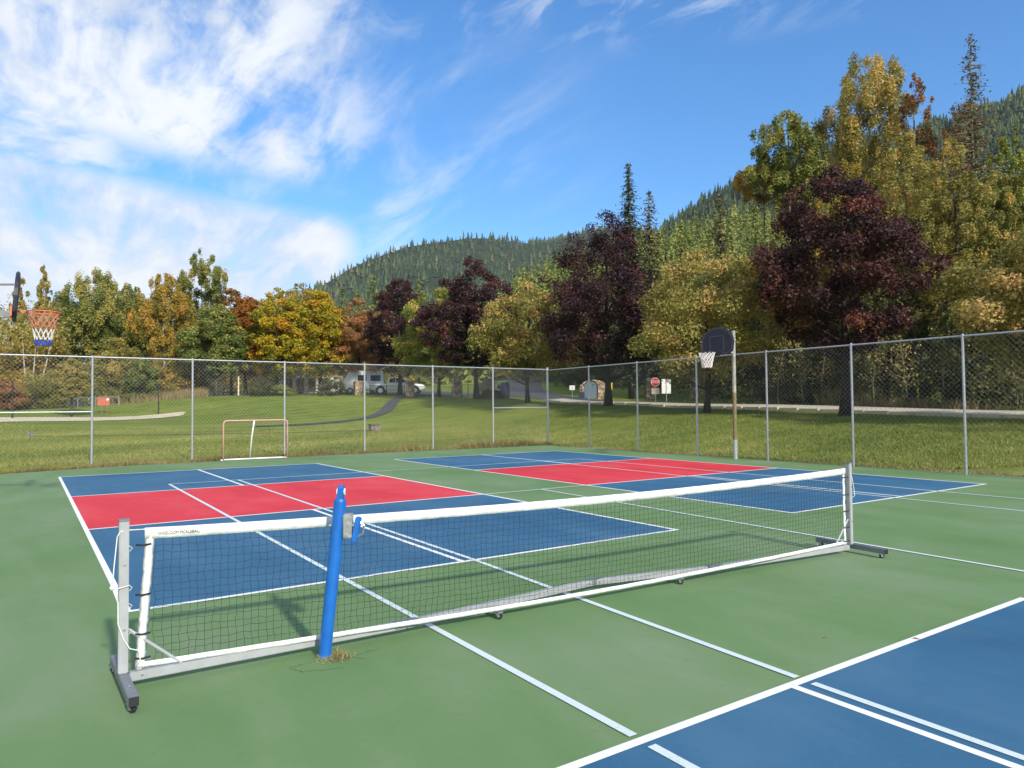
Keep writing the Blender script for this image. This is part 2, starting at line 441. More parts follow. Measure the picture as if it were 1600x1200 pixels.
def lawn_mat():
    m_ = bpy.data.materials.new('lawn_ground'); m_.use_nodes = True
    t = NT(m_.node_tree)
    b = t.n('ShaderNodeBsdfPrincipled'); o = t.n('ShaderNodeOutputMaterial'); t.link(b.outputs[0], o.inputs[0])
    g = t.n('ShaderNodeNewGeometry'); P = g.outputs['Position']
    big = t.noise(P, 0.09, 5, 0.6, 0.3)
    mid = t.noise(P, 0.8, 6, 0.65, 0.2)
    fine = t.noise(P, 9.0, 6, 0.75)
    s_ = t.n('ShaderNodeSeparateXYZ'); t.link(P, s_.inputs[0])
    # mowing passes run parallel to the far fence
    stripe = t.m('SINE', t.m('ADD', t.m('MULTIPLY', s_.outputs[1], 3.3), t.m('MULTIPLY', mid, 1.6)))
    stripe2 = t.m('SINE', t.m('ADD', t.m('MULTIPLY', s_.outputs[0], 2.1), t.m('MULTIPLY', big, 9.0)))
    f = t.m('ADD', t.m('ADD', t.m('MULTIPLY', mid, 0.40), t.m('MULTIPLY', fine, 0.46)), t.m('MULTIPLY', big, 0.24))
    wide = t.noise(t.mapping(P, scale=(0.22, 1.0, 1.0), rot=(0, 0, 0.12)), 0.30, 4, 0.6, 0.3)
    f = t.m('ADD', f, t.m('MULTIPLY', t.m('SUBTRACT', wide, 0.5), 0.42))
    f = t.m('ADD', f, t.m('MULTIPLY', stripe, 0.034))
    f = t.m('ADD', f, t.m('MULTIPLY', stripe2, 0.014))
    col = t.ramp(f, [(0.34, (0.095, 0.135, 0.024)), (0.48, (0.180, 0.222, 0.040)), (0.60, (0.280, 0.298, 0.066)), (0.74, (0.380, 0.362, 0.120))])
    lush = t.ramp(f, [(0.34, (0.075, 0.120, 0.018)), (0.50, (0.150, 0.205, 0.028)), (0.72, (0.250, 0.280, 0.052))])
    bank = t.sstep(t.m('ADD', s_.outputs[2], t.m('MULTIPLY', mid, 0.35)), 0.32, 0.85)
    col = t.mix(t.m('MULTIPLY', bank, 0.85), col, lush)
    t.link(col, b.inputs['Base Color']); b.inputs['Roughness'].default_value = 0.95
    b.inputs['Specular IOR Level'].default_value = 0.1
    bn = t.n('ShaderNodeBump'); bn.inputs['Strength'].default_value = 0.9; bn.inputs['Distance'].default_value = 0.06
    t.link(t.m('ADD', fine, t.noise(P, 34.0, 4, 0.7)), bn.inputs['Height']); t.link(bn.outputs[0], b.inputs['Normal'])
    return m_
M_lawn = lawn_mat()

LEAFM = {}
def leaf_mat(name, stops, trans=0.34):
    """leaf colour picked per leaf by its own 'tone' value"""
    if name in LEAFM: return LEAFM[name]
    m_ = bpy.data.materials.new(name); m_.use_nodes = True
    t = NT(m_.node_tree)
    at_ = t.n('ShaderNodeAttribute'); at_.attribute_name = 'tone'
    col = t.ramp(at_.outputs['Fac'], stops)
    b = t.n('ShaderNodeBsdfPrincipled'); t.link(col, b.inputs['Base Color'])
    b.inputs['Roughness'].default_value = 0.55; b.inputs['Specular IOR Level'].default_value = 0.28
    o = t.n('ShaderNodeOutputMaterial')
    if trans > 0:
        tr = t.n('ShaderNodeBsdfTranslucent'); t.link(col, tr.inputs[0])
        mx = t.n('ShaderNodeMixShader'); mx.inputs[0].default_value = trans
        t.link(b.outputs[0], mx.inputs[1]); t.link(tr.outputs[0], mx.inputs[2]); t.link(mx.outputs[0], o.inputs[0])
    else:
        t.link(b.outputs[0], o.inputs[0])
    LEAFM[name] = m_
    return m_

L_plum = leaf_mat('leaves_plum', [(0.0, (0.0166, 0.0083, 0.0101)), (0.45, (0.0396, 0.0147, 0.0193)), (0.75, (0.0773, 0.0267, 0.0285)), (0.93, (0.1325, 0.0396, 0.0285)), (1.0, (0.2116, 0.0791, 0.0396))], 0.12)
L_plumbrown = leaf_mat('leaves_plum_brown', [(0.0, (0.0259, 0.0141, 0.0133)), (0.45, (0.0622, 0.0259, 0.0237)), (0.75, (0.1147, 0.0422, 0.0318)), (0.93, (0.1998, 0.0548, 0.0340)), (1.0, (0.2398, 0.0895, 0.0451))], 0.2)
L_gold = leaf_mat('leaves_gold_green', [(0.0, (0.110, 0.130, 0.026)), (0.35, (0.270, 0.250, 0.055)), (0.65, (0.440, 0.340, 0.095)), (0.88, (0.570, 0.400, 0.140)), (1.0, (0.600, 0.300, 0.150))])
L_greengold = leaf_mat('leaves_green_gold', [(0.0, (0.0972, 0.1404, 0.0248)), (0.45, (0.2538, 0.2894, 0.0518)), (0.8, (0.5270, 0.4385, 0.0972)), (1.0, (0.7500, 0.4914, 0.1404))])
L_yellow = leaf_mat('leaves_yellow', [(0.0, (0.067, 0.095, 0.011)), (0.30, (0.213, 0.218, 0.016)), (0.62, (0.470, 0.358, 0.020)), (0.88, (0.616, 0.381, 0.025)), (1.0, (0.582, 0.202, 0.022))])
L_orange = leaf_mat('leaves_orange', [(0.0, (0.065, 0.060, 0.012)), (0.35, (0.18, 0.095, 0.018)), (0.7, (0.38, 0.145, 0.022)), (1.0, (0.50, 0.17, 0.025))])
L_rust = leaf_mat('leaves_rust', [(0.0, (0.106, 0.088, 0.027)), (0.4, (0.300, 0.156, 0.056)), (0.8, (0.500, 0.213, 0.094)), (1.0, (0.550, 0.263, 0.125))])
L_green = leaf_mat('leaves_green', [(0.0, (0.0747, 0.1046, 0.0242)), (0.45, (0.1875, 0.2242, 0.0506)), (0.8, (0.3369, 0.3289, 0.0828)), (1.0, (0.5382, 0.4186, 0.1046))])
L_olive = leaf_mat('leaves_olive', [(0.0, (0.101, 0.113, 0.025)), (0.45, (0.266, 0.247, 0.057)), (0.8, (0.453, 0.359, 0.098)), (1.0, (0.661, 0.446, 0.129))])
L_amber = leaf_mat('leaves_amber', [(0.0, (0.110, 0.106, 0.022)), (0.4, (0.305, 0.246, 0.046)), (0.75, (0.518, 0.356, 0.067)), (1.0, (0.674, 0.350, 0.071))])
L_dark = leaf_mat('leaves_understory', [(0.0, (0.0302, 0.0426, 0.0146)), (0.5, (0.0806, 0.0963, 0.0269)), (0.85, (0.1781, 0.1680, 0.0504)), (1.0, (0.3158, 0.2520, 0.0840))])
L_conifer = leaf_mat('needles_dark', [(0.0, (0.023, 0.041, 0.017)), (0.5, (0.058, 0.086, 0.031)), (0.85, (0.122, 0.137, 0.050)), (1.0, (0.216, 0.151, 0.065))], 0.0)
L_larch = leaf_mat('needles_light', [(0.0, (0.085, 0.115, 0.024)), (0.5, (0.190, 0.225, 0.045)), (1.0, (0.32, 0.30, 0.065))], 0.15)
L_brownfir = leaf_mat('needles_brown', [(0.0, (0.051, 0.051, 0.021)), (0.5, (0.127, 0.112, 0.040)), (1.0, (0.263, 0.186, 0.075))], 0.0)
L_far = leaf_mat('far_forest', [(0.0, (0.016, 0.030, 0.012)), (0.45, (0.042, 0.068, 0.024)), (0.8, (0.082, 0.108, 0.034)), (1.0, (0.16, 0.140, 0.045))], 0.0)
L_hill = leaf_mat('hill_forest', [(0.0, (0.070, 0.105, 0.030)), (0.4, (0.165, 0.210, 0.046)), (0.75, (0.290, 0.310, 0.066)), (1.0, (0.42, 0.38, 0.09))], 0.2)
L_grass = leaf_mat('grass_blades', [(0.0, (0.100, 0.140, 0.022)), (0.5, (0.215, 0.245, 0.042)), (0.85, (0.330, 0.325, 0.078)), (1.0, (0.46, 0.40, 0.17))], 0.25)
L_dry = leaf_mat('dry_grass', [(0.0, (0.13, 0.115, 0.040)), (0.5, (0.30, 0.23, 0.10)), (1.0, (0.52, 0.41, 0.21))], 0.2)
L_pale = leaf_mat('pale_blossom', [(0.0, (0.10, 0.11, 0.04)), (0.4, (0.40, 0.36, 0.24)), (1.0, (0.66, 0.60, 0.46))], 0.2)

# ------------------------------------------------------------------ terrain
COURT = (-4.3, 14.95, -22.0, 19.2)       # paved rectangle x0 x1 y0 y1
ctrl = [
    (-30, -30, 0), (0, -30, 0), (20, -30, 0), (16, -10, 0), (16, 0, 0), (15.5, 10, 0), (15.5, 19, 0), (-10, 10, 0), (-10, 19, 0),
    (0, 20, 0), (5, 20, 0), (10, 20, 0), (0, 28, 0.08), (6, 28, 0.06), (12, 26, 0.08), (-12, 30, 0.1),
    (-2.26, 37.8, 0.20), (13.67, 33.0, 0.22), (5, 38, 0.22), (-15, 45, 0.5),
    (-3.17, 52.9, 0.93), (6.6, 60.8, 1.05), (3.1, 66.8, 1.0), (-2, 70, 1.3), (-20, 70, 1.3), (0, 60, 0.97), (8, 54, 0.85),
    (27.95, 6.3, 0.82), (28.7, 14.3, 0.99), (27.5, 21.2, 1.13), (27.8, 29.4, 1.58), (27.7, 38, 1.86), (28.3, 46, 2.25),
    (28.6, 53, 2.46), (28.7, 61.4, 2.78), (28.7, 71.1, 3.0), (28, -5, 0.6), (28, -20, 0.4),
    (31.7, 38.9, 1.64), (32.2, 8.3, 0.86), (31.6, 16, 1.06), (31.7, 28, 1.36),
    (36.5, 10, 0.95), (36.5, 25, 1.35), (36.8, 38, 1.66),
    (41.2, 38.4, 1.75), (38.8, 43.5, 2.1), (43, 25, 1.6), (45, 10, 1.3), (50, 40, 2.6),
    (30.4, 53, 2.35), (30.4, 65, 2.85), (32.6, 47.9, 2.3), (41, 58, 3.0), (50, 70, 4.2), (60.6, 85.6, 5.7), (70, 60, 5),
    (21, 15, 0.42), (21, 25, 0.50), (20, 35, 0.62), (21, 5, 0.36), (22, 45, 1.3), (20, 55, 2.0), (17, 60, 2.3), (12, 66, 2.3), (10, 71, 2.5),
    (22, 65, 2.7), (18, 75, 2.95), (20, 90, 3.2), (0, 90, 1.8), (35, 90, 3.6), (40, 110, 4.5), (-30, 100, 2.0), (10, 110, 2.6),
]
CP = np.array(ctrl, float)
def _tps(r2):
    return np.where(r2 > 1e-9, 0.5*r2*np.log(np.maximum(r2, 1e-9)), 0.0)
_n = len(CP)
_S = 1.0/30.0
_px = CP[:, :2]*_S
_K = _tps(((_px[:, None, :]-_px[None, :, :])**2).sum(-1)) + np.eye(_n)*0.004
_Pm = np.hstack([np.ones((_n, 1)), _px])
_A = np.block([[_K, _Pm], [_Pm.T, np.zeros((3, 3))]])
_W = np.linalg.solve(_A, np.concatenate([CP[:, 2], np.zeros(3)]))
def smooth(a, b, x):
    t = np.clip((x-a)/(b-a), 0, 1); return t*t*(3-2*t)
def terrain(x, y):
    x = np.asarray(x, float); y = np.asarray(y, float)
    sh = np.broadcast(x, y).shape
    q = np.stack(np.broadcast_arrays(x, y), -1).reshape(-1, 2)
    qs = np.clip(q, [-60, -40], [90, 130])*_S
    z = np.zeros(len(q))
    for i in range(0, len(q), 4000):
        s = slice(i, i+4000)
        r2 = ((qs[s][:, None, :]-_px[None])**2).sum(-1)
        z[s] = _tps(r2)@_W[:_n] + _W[_n] + qs[s]@_W[_n+1:]
    far = smooth(60, 130, np.hypot(q[:, 0]-15, q[:, 1]-35))
    z = z*(1-far) + 3.0*far
    x0, x1, y0, y1 = COURT
    dx = np.maximum(np.maximum(x0-q[:, 0], q[:, 0]-x1), 0); dy = np.maximum(np.maximum(y0-q[:, 1], q[:, 1]-y1), 0)
    dist = np.hypot(dx, dy)
    z = np.where(dist < 0.4, -0.05, z*smooth(0.4, 4.0, dist) - 0.05*(1-smooth(0.1, 1.2, dist)))
    near = q[:, 1] < -1
    z = np.where(near & (q[:, 0] < 16), np.minimum(z, 0.02), z)
    return z.reshape(sh) if sh else float(z[0])

def grow(core_a, core_b, step, far):
    c = list(np.arange(core_a, core_b+1e-6, step)); lo = []; hi = []; d = step
    v = core_a
    while v > -far:
        d *= 1.35; v -= d; lo.append(v)
    d = step; v = core_b
    while v < far:
        d *= 1.35; v += d; hi.append(v)
    return np.array(lo[::-1] + c + hi)
gx = grow(-42, 72, 1.2, 2600); gy = grow(-26, 108, 1.2, 2600)
GX, GY = np.meshgrid(gx, gy)
GZ = terrain(GX.ravel(), GY.ravel()).reshape(GX.shape)
nx, ny = len(gx), len(gy)
idx = np.arange(nx*ny).reshape(ny, nx)
quads = np.stack([idx[:-1, :-1], idx[:-1, 1:], idx[1:, 1:], idx[1:, :-1]], -1).reshape(-1, 4)
me = fast_mesh('ground', np.stack([GX.ravel(), GY.ravel(), GZ.ravel()], -1), quads)
me.polygons.foreach_set('use_smooth', [True]*len(me.polygons))
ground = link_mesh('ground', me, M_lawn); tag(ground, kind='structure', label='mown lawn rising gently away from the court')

def ribbon(name, pts, width, m_, lift, seg=1.0, label=None, thick=0.0, cross=2, tilt=0.0):
    """draped strip along a smooth polyline"""
    P = [np.array(q, float) for q in pts]; out = []
    for i in range(len(P)-1):
        p0 = P[max(i-1, 0)]; p1 = P[i]; p2 = P[i+1]; p3 = P[min(i+2, len(P)-1)]
        n = max(2, int(np.linalg.norm(p2-p1)/seg))
        for k in range(n):
            t = k/n
            out.append(0.5*((2*p1)+(-p0+p2)*t+(2*p0-5*p1+4*p2-p3)*t*t+(-p0+3*p1-3*p2+p3)*t**3))
    out.append(P[-1]); out = np.array(out)
    tg = np.gradient(out, axis=0); tg /= np.linalg.norm(tg, axis=1)[:, None]
    nr = np.stack([tg[:, 1], -tg[:, 0]], -1)
    rows = []
    for k in range(cross+1):
        q = out + nr*(k/cross-0.5)*width
        rows.append(np.concatenate([q, (terrain(q[:, 0], q[:, 1])+lift+tilt*(k/cross-0.5))[:, None]], 1))
    n = len(out)
    vs = np.concatenate(rows); fs = []
    for k in range(cross):
        for i in range(n-1):
            fs.append((k*n+i, k*n+i+1, (k+1)*n+i+1, (k+1)*n+i))
    if thick > 0:
        b = len(vs)
        vs = np.concatenate([vs, rows[0]-[0, 0, thick], rows[-1]-[0, 0, thick]])
        for i in range(n-1):
            fs.append((i, b+i, b+i+1, i+1))
            fs.append((cross*n+i, cross*n+i+1, b+n+i+1, b+n+i))
    me = fast_mesh(name, vs, np.array(fs))
    o = link_mesh(name, me, m_); tag(o, label, kind='structure')
    return o

road_pts = [(37.0, -40), (37.0, 10), (37.0, 30), (36.7, 38), (35.9, 44), (38.0, 51), (42, 59), (50, 70.5), (60, 84), (74, 101)]
ribbon('road', road_pts, 5.0, M_asphalt, 0.05, label='grey asphalt road curving uphill behind the trees')
ribbon('pavement', [(33.3, -40), (33.3, 10), (33.2, 30), (33.1, 42)], 2.2, M_conc, 0.20, tilt=0.15, label='sunlit concrete pavement edging the road', thick=0.2)
ribbon('path', [(9.5, 42.5), (13, 42.3), (17, 43.2), (20, 46), (22.5, 50), (25.5, 54.5), (29.5, 57.5)], 1.05, M_asphalt, 0.045, label='dark asphalt footpath climbing the grassy slope')
ribbon('driveway', [(29.8, 57.3), (32.5, 60), (33.5, 68), (30, 78), (18, 84)], 7.5, M_asphalt, 0.05, label='shaded asphalt parking area behind the boundary trees')

# kerb stones along the road side of the lawn
kb = empty('kerb', (32.12, 0, 0)); tag(kb, 'pale concrete kerb stones in a row along the lawn edge', kind='structure')
kmesh = None
yy = 3.0
while yy < 41:
    zz_ = terrain(32.06, yy+0.6)
    if kmesh is None:
        o = MB().box(-0.09, 0.09, 0, 1.12, -0.15, 0.16).build('kerb_stone', M_conc, kb, bevel=0.015); kmesh = o.data
    else:
        o = link_mesh('kerb_stone', kmesh, None, kb)
    o.location = (-0.06+random.uniform(-.015, .015), yy, zz_+random.uniform(-.01, .02)); o.rotation_euler = (random.uniform(-.01, .01), 0, random.uniform(-.008, .008))
    yy += 1.22

# sand of the volleyball court
def drape(name, poly_fn, m_, lift, label, kind='structure', n=30):
    vs = []; fs = []
    for i in range(n+1):
        for j in range(n+1):
            x, y = poly_fn(i/n, j/n); vs.append((x, y, 0))
    vs = np.array(vs); vs[:, 2] = terrain(vs[:, 0], vs[:, 1]) + lift
    for i in range(n):
        for j in range(n):
            a = i*(n+1)+j; fs.append((a, a+n+1, a+n+2, a+1))
    me = fast_mesh(name, vs, np.array(fs)); o = link_mesh(name, me, m_); tag(o, label, kind=kind); return o
def sandfn(a, b):
    ang = a*2*math.pi; r = b
    wob = 1+0.05*math.sin(3*ang+1)+0.04*math.sin(7*ang)
    ex, ey = math.cos(ang)*9.6*r*wob, math.sin(ang)*4.0*r*wob
    rot = R_(26)
    return -0.4+ex*math.cos(rot)-ey*math.sin(rot), 55.6+ex*math.sin(rot)+ey*math.cos(rot)
drape('sand_court', sandfn, M_sand, 0.04, 'pale sand volleyball court beyond the grass field', n=28)

# ------------------------------------------------------------------ court
def sheet(name, x0, x1, y0, y1, z, m_, parent, label=None):
    me = bpy.data.meshes.new(name)
    me.from_pydata([(x0, y0, z), (x1, y0, z), (x1, y1, z), (x0, y1, z)], [], [(0, 1, 2, 3)])
    o = link_mesh(name, me, m_, parent)
    if label: o['label'] = label
    return o
def strip(name, a, b, wd, z, m_, parent):
    a = Vector((a[0], a[1])); b = Vector((b[0], b[1])); t = (b-a).normalized(); s = Vector((t.y, -t.x))*wd/2
    me = bpy.data.meshes.new(name)
    me.from_pydata([(a.x+s.x, a.y+s.y, z), (b.x+s.x, b.y+s.y, z), (b.x-s.x, b.y-s.y, z), (a.x-s.x, a.y-s.y, z)], [], [(0, 1, 2, 3)])
    return link_mesh(name, me, m_, parent)

x0, x1, y0, y1 = COURT
edge_pts = []
_r = random.Random(3)
def jag(a, b, n, amp):
    out = []
    for i in range(n):
        t = i/n
        out.append((a[0]+(b[0]-a[0])*t + _r.uniform(-amp, amp), a[1]+(b[1]-a[1])*t + _r.uniform(-amp, amp)))
    return out
outline = [(x0, y0), (x1-0.3, y0)] + jag((14.72, 0), (14.72, 18.3), 60, 0.035) + jag((14.6, 18.35), (7.2, 18.5), 30, 0.04) + jag((7.2, 18.5), (-0.5, 17.95), 40, 0.05) + jag((-0.5, 17.95), (-4.3, 16.7), 20, 0.05)
bm = bmesh.new()
top = [bm.verts.new((a, b, 0)) for a, b in outline]
bot = [bm.verts.new((a, b, -0.12)) for a, b in outline]
bm.faces.new(top)
for i in range(len(top)):
    j = (i+1) % len(top); bm.faces.new((top[i], bot[i], bot[j], top[j]))
bmesh.ops.triangulate(bm, faces=[f for f in bm.faces if len(f.verts) > 4])
bmesh.ops.recalc_face_normals(bm, faces=bm.faces)
me = bpy.data.meshes.new('sports_court'); bm.to_mesh(me); bm.free()
court = link_mesh('sports_court', me, M_green); tag(court, 'green painted hard court with blue and red play areas', kind='structure')

PL, PW, PK = 13.411, 6.096, 2.134
def pickle(px, py, xc=None):
    ym = py+PL/2
    sheet('blue_zone', px, px+PW, py, ym-PK, 0.002, M_blue, court)
    sheet('blue_zone', px, px+PW, ym+PK, py+PL, 0.002, M_blue, court)
    sheet('red_zone', px, px+PW, ym-PK, ym+PK, 0.002, M_red, court)
    wd = 0.055
    for yy in (py, py+PL): strip('court_line', (px-wd/2, yy), (px+PW+wd/2, yy), wd, 0.004, M_line, court)
    for yy in (ym-PK, ym+PK): strip('court_line', (px+wd/2, yy), (px+PW-wd/2, yy), wd, 0.004, M_line, court)
    for xx in (px, px+PW): strip('court_line', (xx, py+wd/2), (xx, py+PL-wd/2), wd, 0.004, M_line, court)
    xm = px+PW/2 if xc is None else xc
    strip('court_line', (xm, py+wd/2), (xm, ym-PK-wd/2), wd, 0.004, M_line, court)
    strip('court_line', (xm, ym+PK+wd/2), (xm, py+PL-wd/2), wd, 0.004, M_line, court)
pickle(-1.815, 1.86, 1.19)
pickle(6.646, 1.84)
pickle(-1.99, -1.97-PL, 1.055)
pickle(6.3, -1.97-PL)
tl = 0.052; zt = 0.006
def tline(a, b): strip('court_line', a, b, tl, zt, M_tline, court)
tline((0, 11.86), (-0.085, -1.915)); tline((-0.087, -2.035), (-0.17, -11.8))
tline((1.372, 11.86), (1.32, 1.9)); tline((1.32, 1.895), (1.185, -1.925)); tline((1.18, -2.03), (1.02, -11.8))
tline((-0.026, 11.887), (10.98, 11.887))
tline((5.53, 6.37), (5.16, -1.9)); tline((5.16, -1.95), (5.0, -6.4))
tline((4.32, 6.40), (6.62, 6.40))
tline((9.62, 11.86), (9.38, -0.05)); tline((9.38, -0.1), (9.2, -11.8))
tline((10.973, 11.86), (10.86, 0.4)); tline((10.86, 0.38), (10.6, -11.8))
tline((1.4, -6.4), (9.3, -6.4))

_rl = np.random.default_rng(909); _k = 170
_lx = _rl.uniform(-3.5, 14, _k); _ly = np.concatenate([_rl.uniform(-4, 17.5, 90), 18.0-np.abs(_rl.normal(0, 0.8, 80))])
LITTER = np.stack([_lx, _ly, np.full(_k, 0.009)], -1)

# ------------------------------------------------------------------ mountains and far forest
def vnoise(x, y, seed=0):
    s = 0
    r = np.random.default_rng(seed)
    for k in range(7):
        f = 2.0**k; a = 0.55**k
        for _ in range(2):
            th = r.uniform(0, 6.28); ph = r.uniform(0, 6.28)
            s = s + a*np.sin((x*math.cos(th)+y*math.sin(th))*f+ph)
    return s/2.4
def mountain(name, ridge, d_base, z_base, m_, label, amp, nscale, seed, nu=140, ns=40, back=0.35, expo=1.0):
    us = np.linspace(ridge[0][0], ridge[-1][0], nu)
    vr = np.interp(us, [q[0] for q in ridge], [q[1] for q in ridge])
    dr = np.interp(us, [q[0] for q in ridge], [q[2] for q in ridge])
    # soften the corners of the measured outline
    k = np.ones(5)/5
    vr = np.convolve(np.pad(vr, 2, mode='edge'), k, 'valid')
    V = []
    for j in range(ns+8):
        s = j/ns
        row = []
        for i in range(nu):
            top = rayz(us[i], vr[i], dr[i])
            if s <= 1:
                d = d_base+(dr[i]-d_base)*s
                z = z_base+(top[2]-z_base)*(s**expo)
            else:
                d = dr[i]*(1+back*(s-1)*2)
                z = top[2]-(top[2]-z_base)*(s-1)*2.2
            x, y = spot(us[i], d)
            row.append((x, y, z))
        V.append(row)
    V = np.array(V)
    S = np.minimum(np.arange(ns+8)/ns, 1.0)[:, None]
    V[:, :, 2] += amp*vnoise(V[:, :, 0]/nscale, V[:, :, 1]/nscale, seed)*(S*(1-S)*4+0.12)
    idx = np.arange((ns+8)*nu).reshape(ns+8, nu)
    q = np.stack([idx[:-1, :-1], idx[:-1, 1:], idx[1:, 1:], idx[1:, :-1]], -1).reshape(-1, 4)
    me = fast_mesh(name, V.reshape(-1, 3), q)
    me.polygons.foreach_set('use_smooth', [True]*len(me.polygons))
    o = link_mesh(name, me, m_); tag(o, label, kind='structure')
    return V

def conifer_soup(name, pos, h, rad, m_, label, tiers, sides, seed, tone_mu=0.45, star=0.35, parent=None):
    """many small firs as one mass: stacked ragged skirts round each stem"""
    r = np.random.default_rng(seed)
    N = len(pos); V = []; T = []; A = []
    base = 0
    th0 = r.uniform(0, 6.28, N)
    tone_tree = np.clip(r.normal(tone_mu, 0.22, N)+0.22*vnoise(pos[:, 0]/70, pos[:, 1]/70, 31), 0, 1)
    lean = r.normal(0, 0.02, (N, 2)); wide_ = r.uniform(0.75, 1.6, N)
    for k in range(tiers):
        f0 = 0.08+0.92*k/tiers; f1 = min(1.0, f0+1.75*0.92/tiers)
        rr = rad*wide_*(1-f0)**0.85*r.uniform(0.8, 1.2, N)
        ap = np.stack([pos[:, 0]+lean[:, 0]*h*f1, pos[:, 1]+lean[:, 1]*h*f1, pos[:, 2]+h*f1], -1)
        ring = []
        for s in range(sides):
            a = th0+k*0.7+2*math.pi*s/sides+r.normal(0, 0.18, N)
            rs = rr*(1-star*(s % 2))*r.uniform(0.78, 1.22, N)
            ring.append(np.stack([pos[:, 0]+rs*np.cos(a), pos[:, 1]+rs*np.sin(a), pos[:, 2]+h*(f0-0.03*r.uniform(0, 1, N))], -1))
        blk = np.stack([ap]+ring, 1)          # N, sides+1, 3
        V.append(blk.reshape(-1, 3))
        ii = base+np.arange(N)*(sides+1)
        for s in range(sides):
            T.append(np.stack([ii, ii+1+s, ii+1+(s+1) % sides], -1))
            A.append(np.clip(tone_tree+r.normal(0, 0.10, N), 0, 1))
        base += N*(sides+1)
    me = fast_mesh(name, np.concatenate(V), None, np.concatenate(T), np.concatenate(A))
    o = link_mesh(name, me, m_, parent); tag(o, label, kind='stuff', cat='forest')
    return o

M_hillside = mat('forest_floor', (0.030, 0.042, 0.018), 0.95, spec=0.1, var=0.4, vscale=0.05)
def sample_mountain(V, n, seed, smin=0.15, smax=1.05, ns=40, umin=0.0, umax=1.0, jit=True):
    r = np.random.default_rng(seed)
    J = V.shape[0]-1; I = V.shape[1]-1
    s = r.uniform(smin, smax, n)*ns; u = r.uniform(umin, umax, n)*I
    s = np.clip(s, 0, J-1e-3); u = np.clip(u, 0, I-1e-3)
    j = s.astype(int); i = u.astype(int); fs = (s-j)[:, None]; fu = (u-i)[:, None]
    return (V[j, i]*(1-fs)*(1-fu)+V[j, i+1]*(1-fs)*fu+V[j+1, i]*fs*(1-fu)+V[j+1, i+1]*fs*fu)

ridge_far = [(180, 560, 1500), (330, 505, 1500), (420, 478, 1500), (500, 446, 1500), (560, 410, 1500), (600, 395, 1500), (640, 381, 1520), (700, 373, 1560), (740, 370, 1600),
             (780, 374, 1650), (815, 383, 1750), (840, 381, 1900), (880, 374, 2000), (915, 369, 2100), (1000, 358, 2200), (1100, 350, 2300), (1250, 350, 2300)]
Vf = mountain('far_mountain', ridge_far, 620, 2, M_hillside, 'rounded forested mountain in the distance under the blue sky', 40, 160, 11)
ps = sample_mountain(Vf, 7500, 21, 0.28, 1.08)
hh = 7+17*np.random.default_rng(5).beta(1.6, 2.6, len(ps))
conifer_soup('conifer_forest', ps, hh, hh*0.20, L_far, 'dark conifer forest covering the distant mountain', 3, 6, 6, 0.42)

ridge_mid = [(960, 396, 900), (1030, 366, 900), (1060, 344, 890), (1100, 322, 880), (1150, 290, 860), (1180, 272, 850), (1250, 246, 830), (1330, 224, 800), (1480, 192, 760), (1570, 167, 720), (1600, 156, 710), (1700, 124, 690), (1850, 94, 660)]
Vm = mountain('near_mountain', ridge_mid, 330, 8, M_hillside, 'steep forested mountainside rising at the right', 22, 90, 12)
ps = sample_mountain(Vm, 6500, 22, 0.55, 1.06)
hh = 6+17*np.random.default_rng(6).beta(1.6, 2.6, len(ps))
conifer_soup('conifer_forest', ps, hh, hh*0.19, L_far, 'dark green firs on the steep mountainside at the right', 5, 7, 7, 0.40)

ridge_hill = [(560, 600, 260), (700, 575, 270), (760, 515, 275), (800, 468, 285), (840, 450, 290), (900, 428, 300), (960, 400, 300), (1030, 385, 300), (1100, 368, 300), (1200, 352, 290), (1350, 345, 270), (1600, 350, 240), (1750, 350, 240)]
Vh = mountain('wooded_hill', ridge_hill, 112, 4.5, M_hillside, 'lower wooded hill behind the park trees', 3, 30, 13)
ps = sample_mountain(Vh, 1900, 23, 0.10, 1.03)
hh = np.random.default_rng(8).uniform(6.5, 14.5, len(ps))
HILL = (ps, hh)

M_haze = bpy.data.materials.new('haze_air'); M_haze.use_nodes = True
_t = NT(M_haze.node_tree)
_v = _t.n('ShaderNodeVolumePrincipled'); _v.inputs['Color'].default_value = (0.80, 0.90, 1.0, 1); _v.inputs['Density'].default_value = 0.00006
_v.inputs['Anisotropy'].default_value = 0.0
_o = _t.n('ShaderNodeOutputMaterial'); _t.link(_v.outputs[0], _o.inputs['Volume'])
tag(MB().box(-4200, 4200, -4200, 4200, -3.0, 470).build('haze', M_haze), 'thin bluish air veiling the far mountains', kind='stuff', cat='haze')

# ------------------------------------------------------------------ trees
def unit(v):
    return v/np.maximum(np.linalg.norm(v, axis=-1, keepdims=True), 1e-9)

def leaf_soup(name, P, Nn, size, tone, m_, parent, r, aspect=0.62, kind=None):
    """one kite-shaped leaf per point"""
    n = len(P)
    rnd = unit(r.normal(size=(n, 3)))
    t = unit(np.cross(Nn, rnd)); b = np.cross(Nn, t)
    L = size[:, None]; W_ = L*aspect*1.15
    fold = Nn*L*r.uniform(-0.1, 0.15, (n, 1))
    V = np.stack([P-t*L*0.42-b*W_*0.5, P-t*L*0.30+b*W_*0.5+fold, P+t*L*0.58], 1).reshape(-1, 3)
    me = fast_mesh(name, V, None, np.arange(n*3).reshape(n, 3), np.clip(tone, 0, 1))
    o = link_mesh(name, me, m_, parent)
    if kind: o['kind'] = kind
    return o

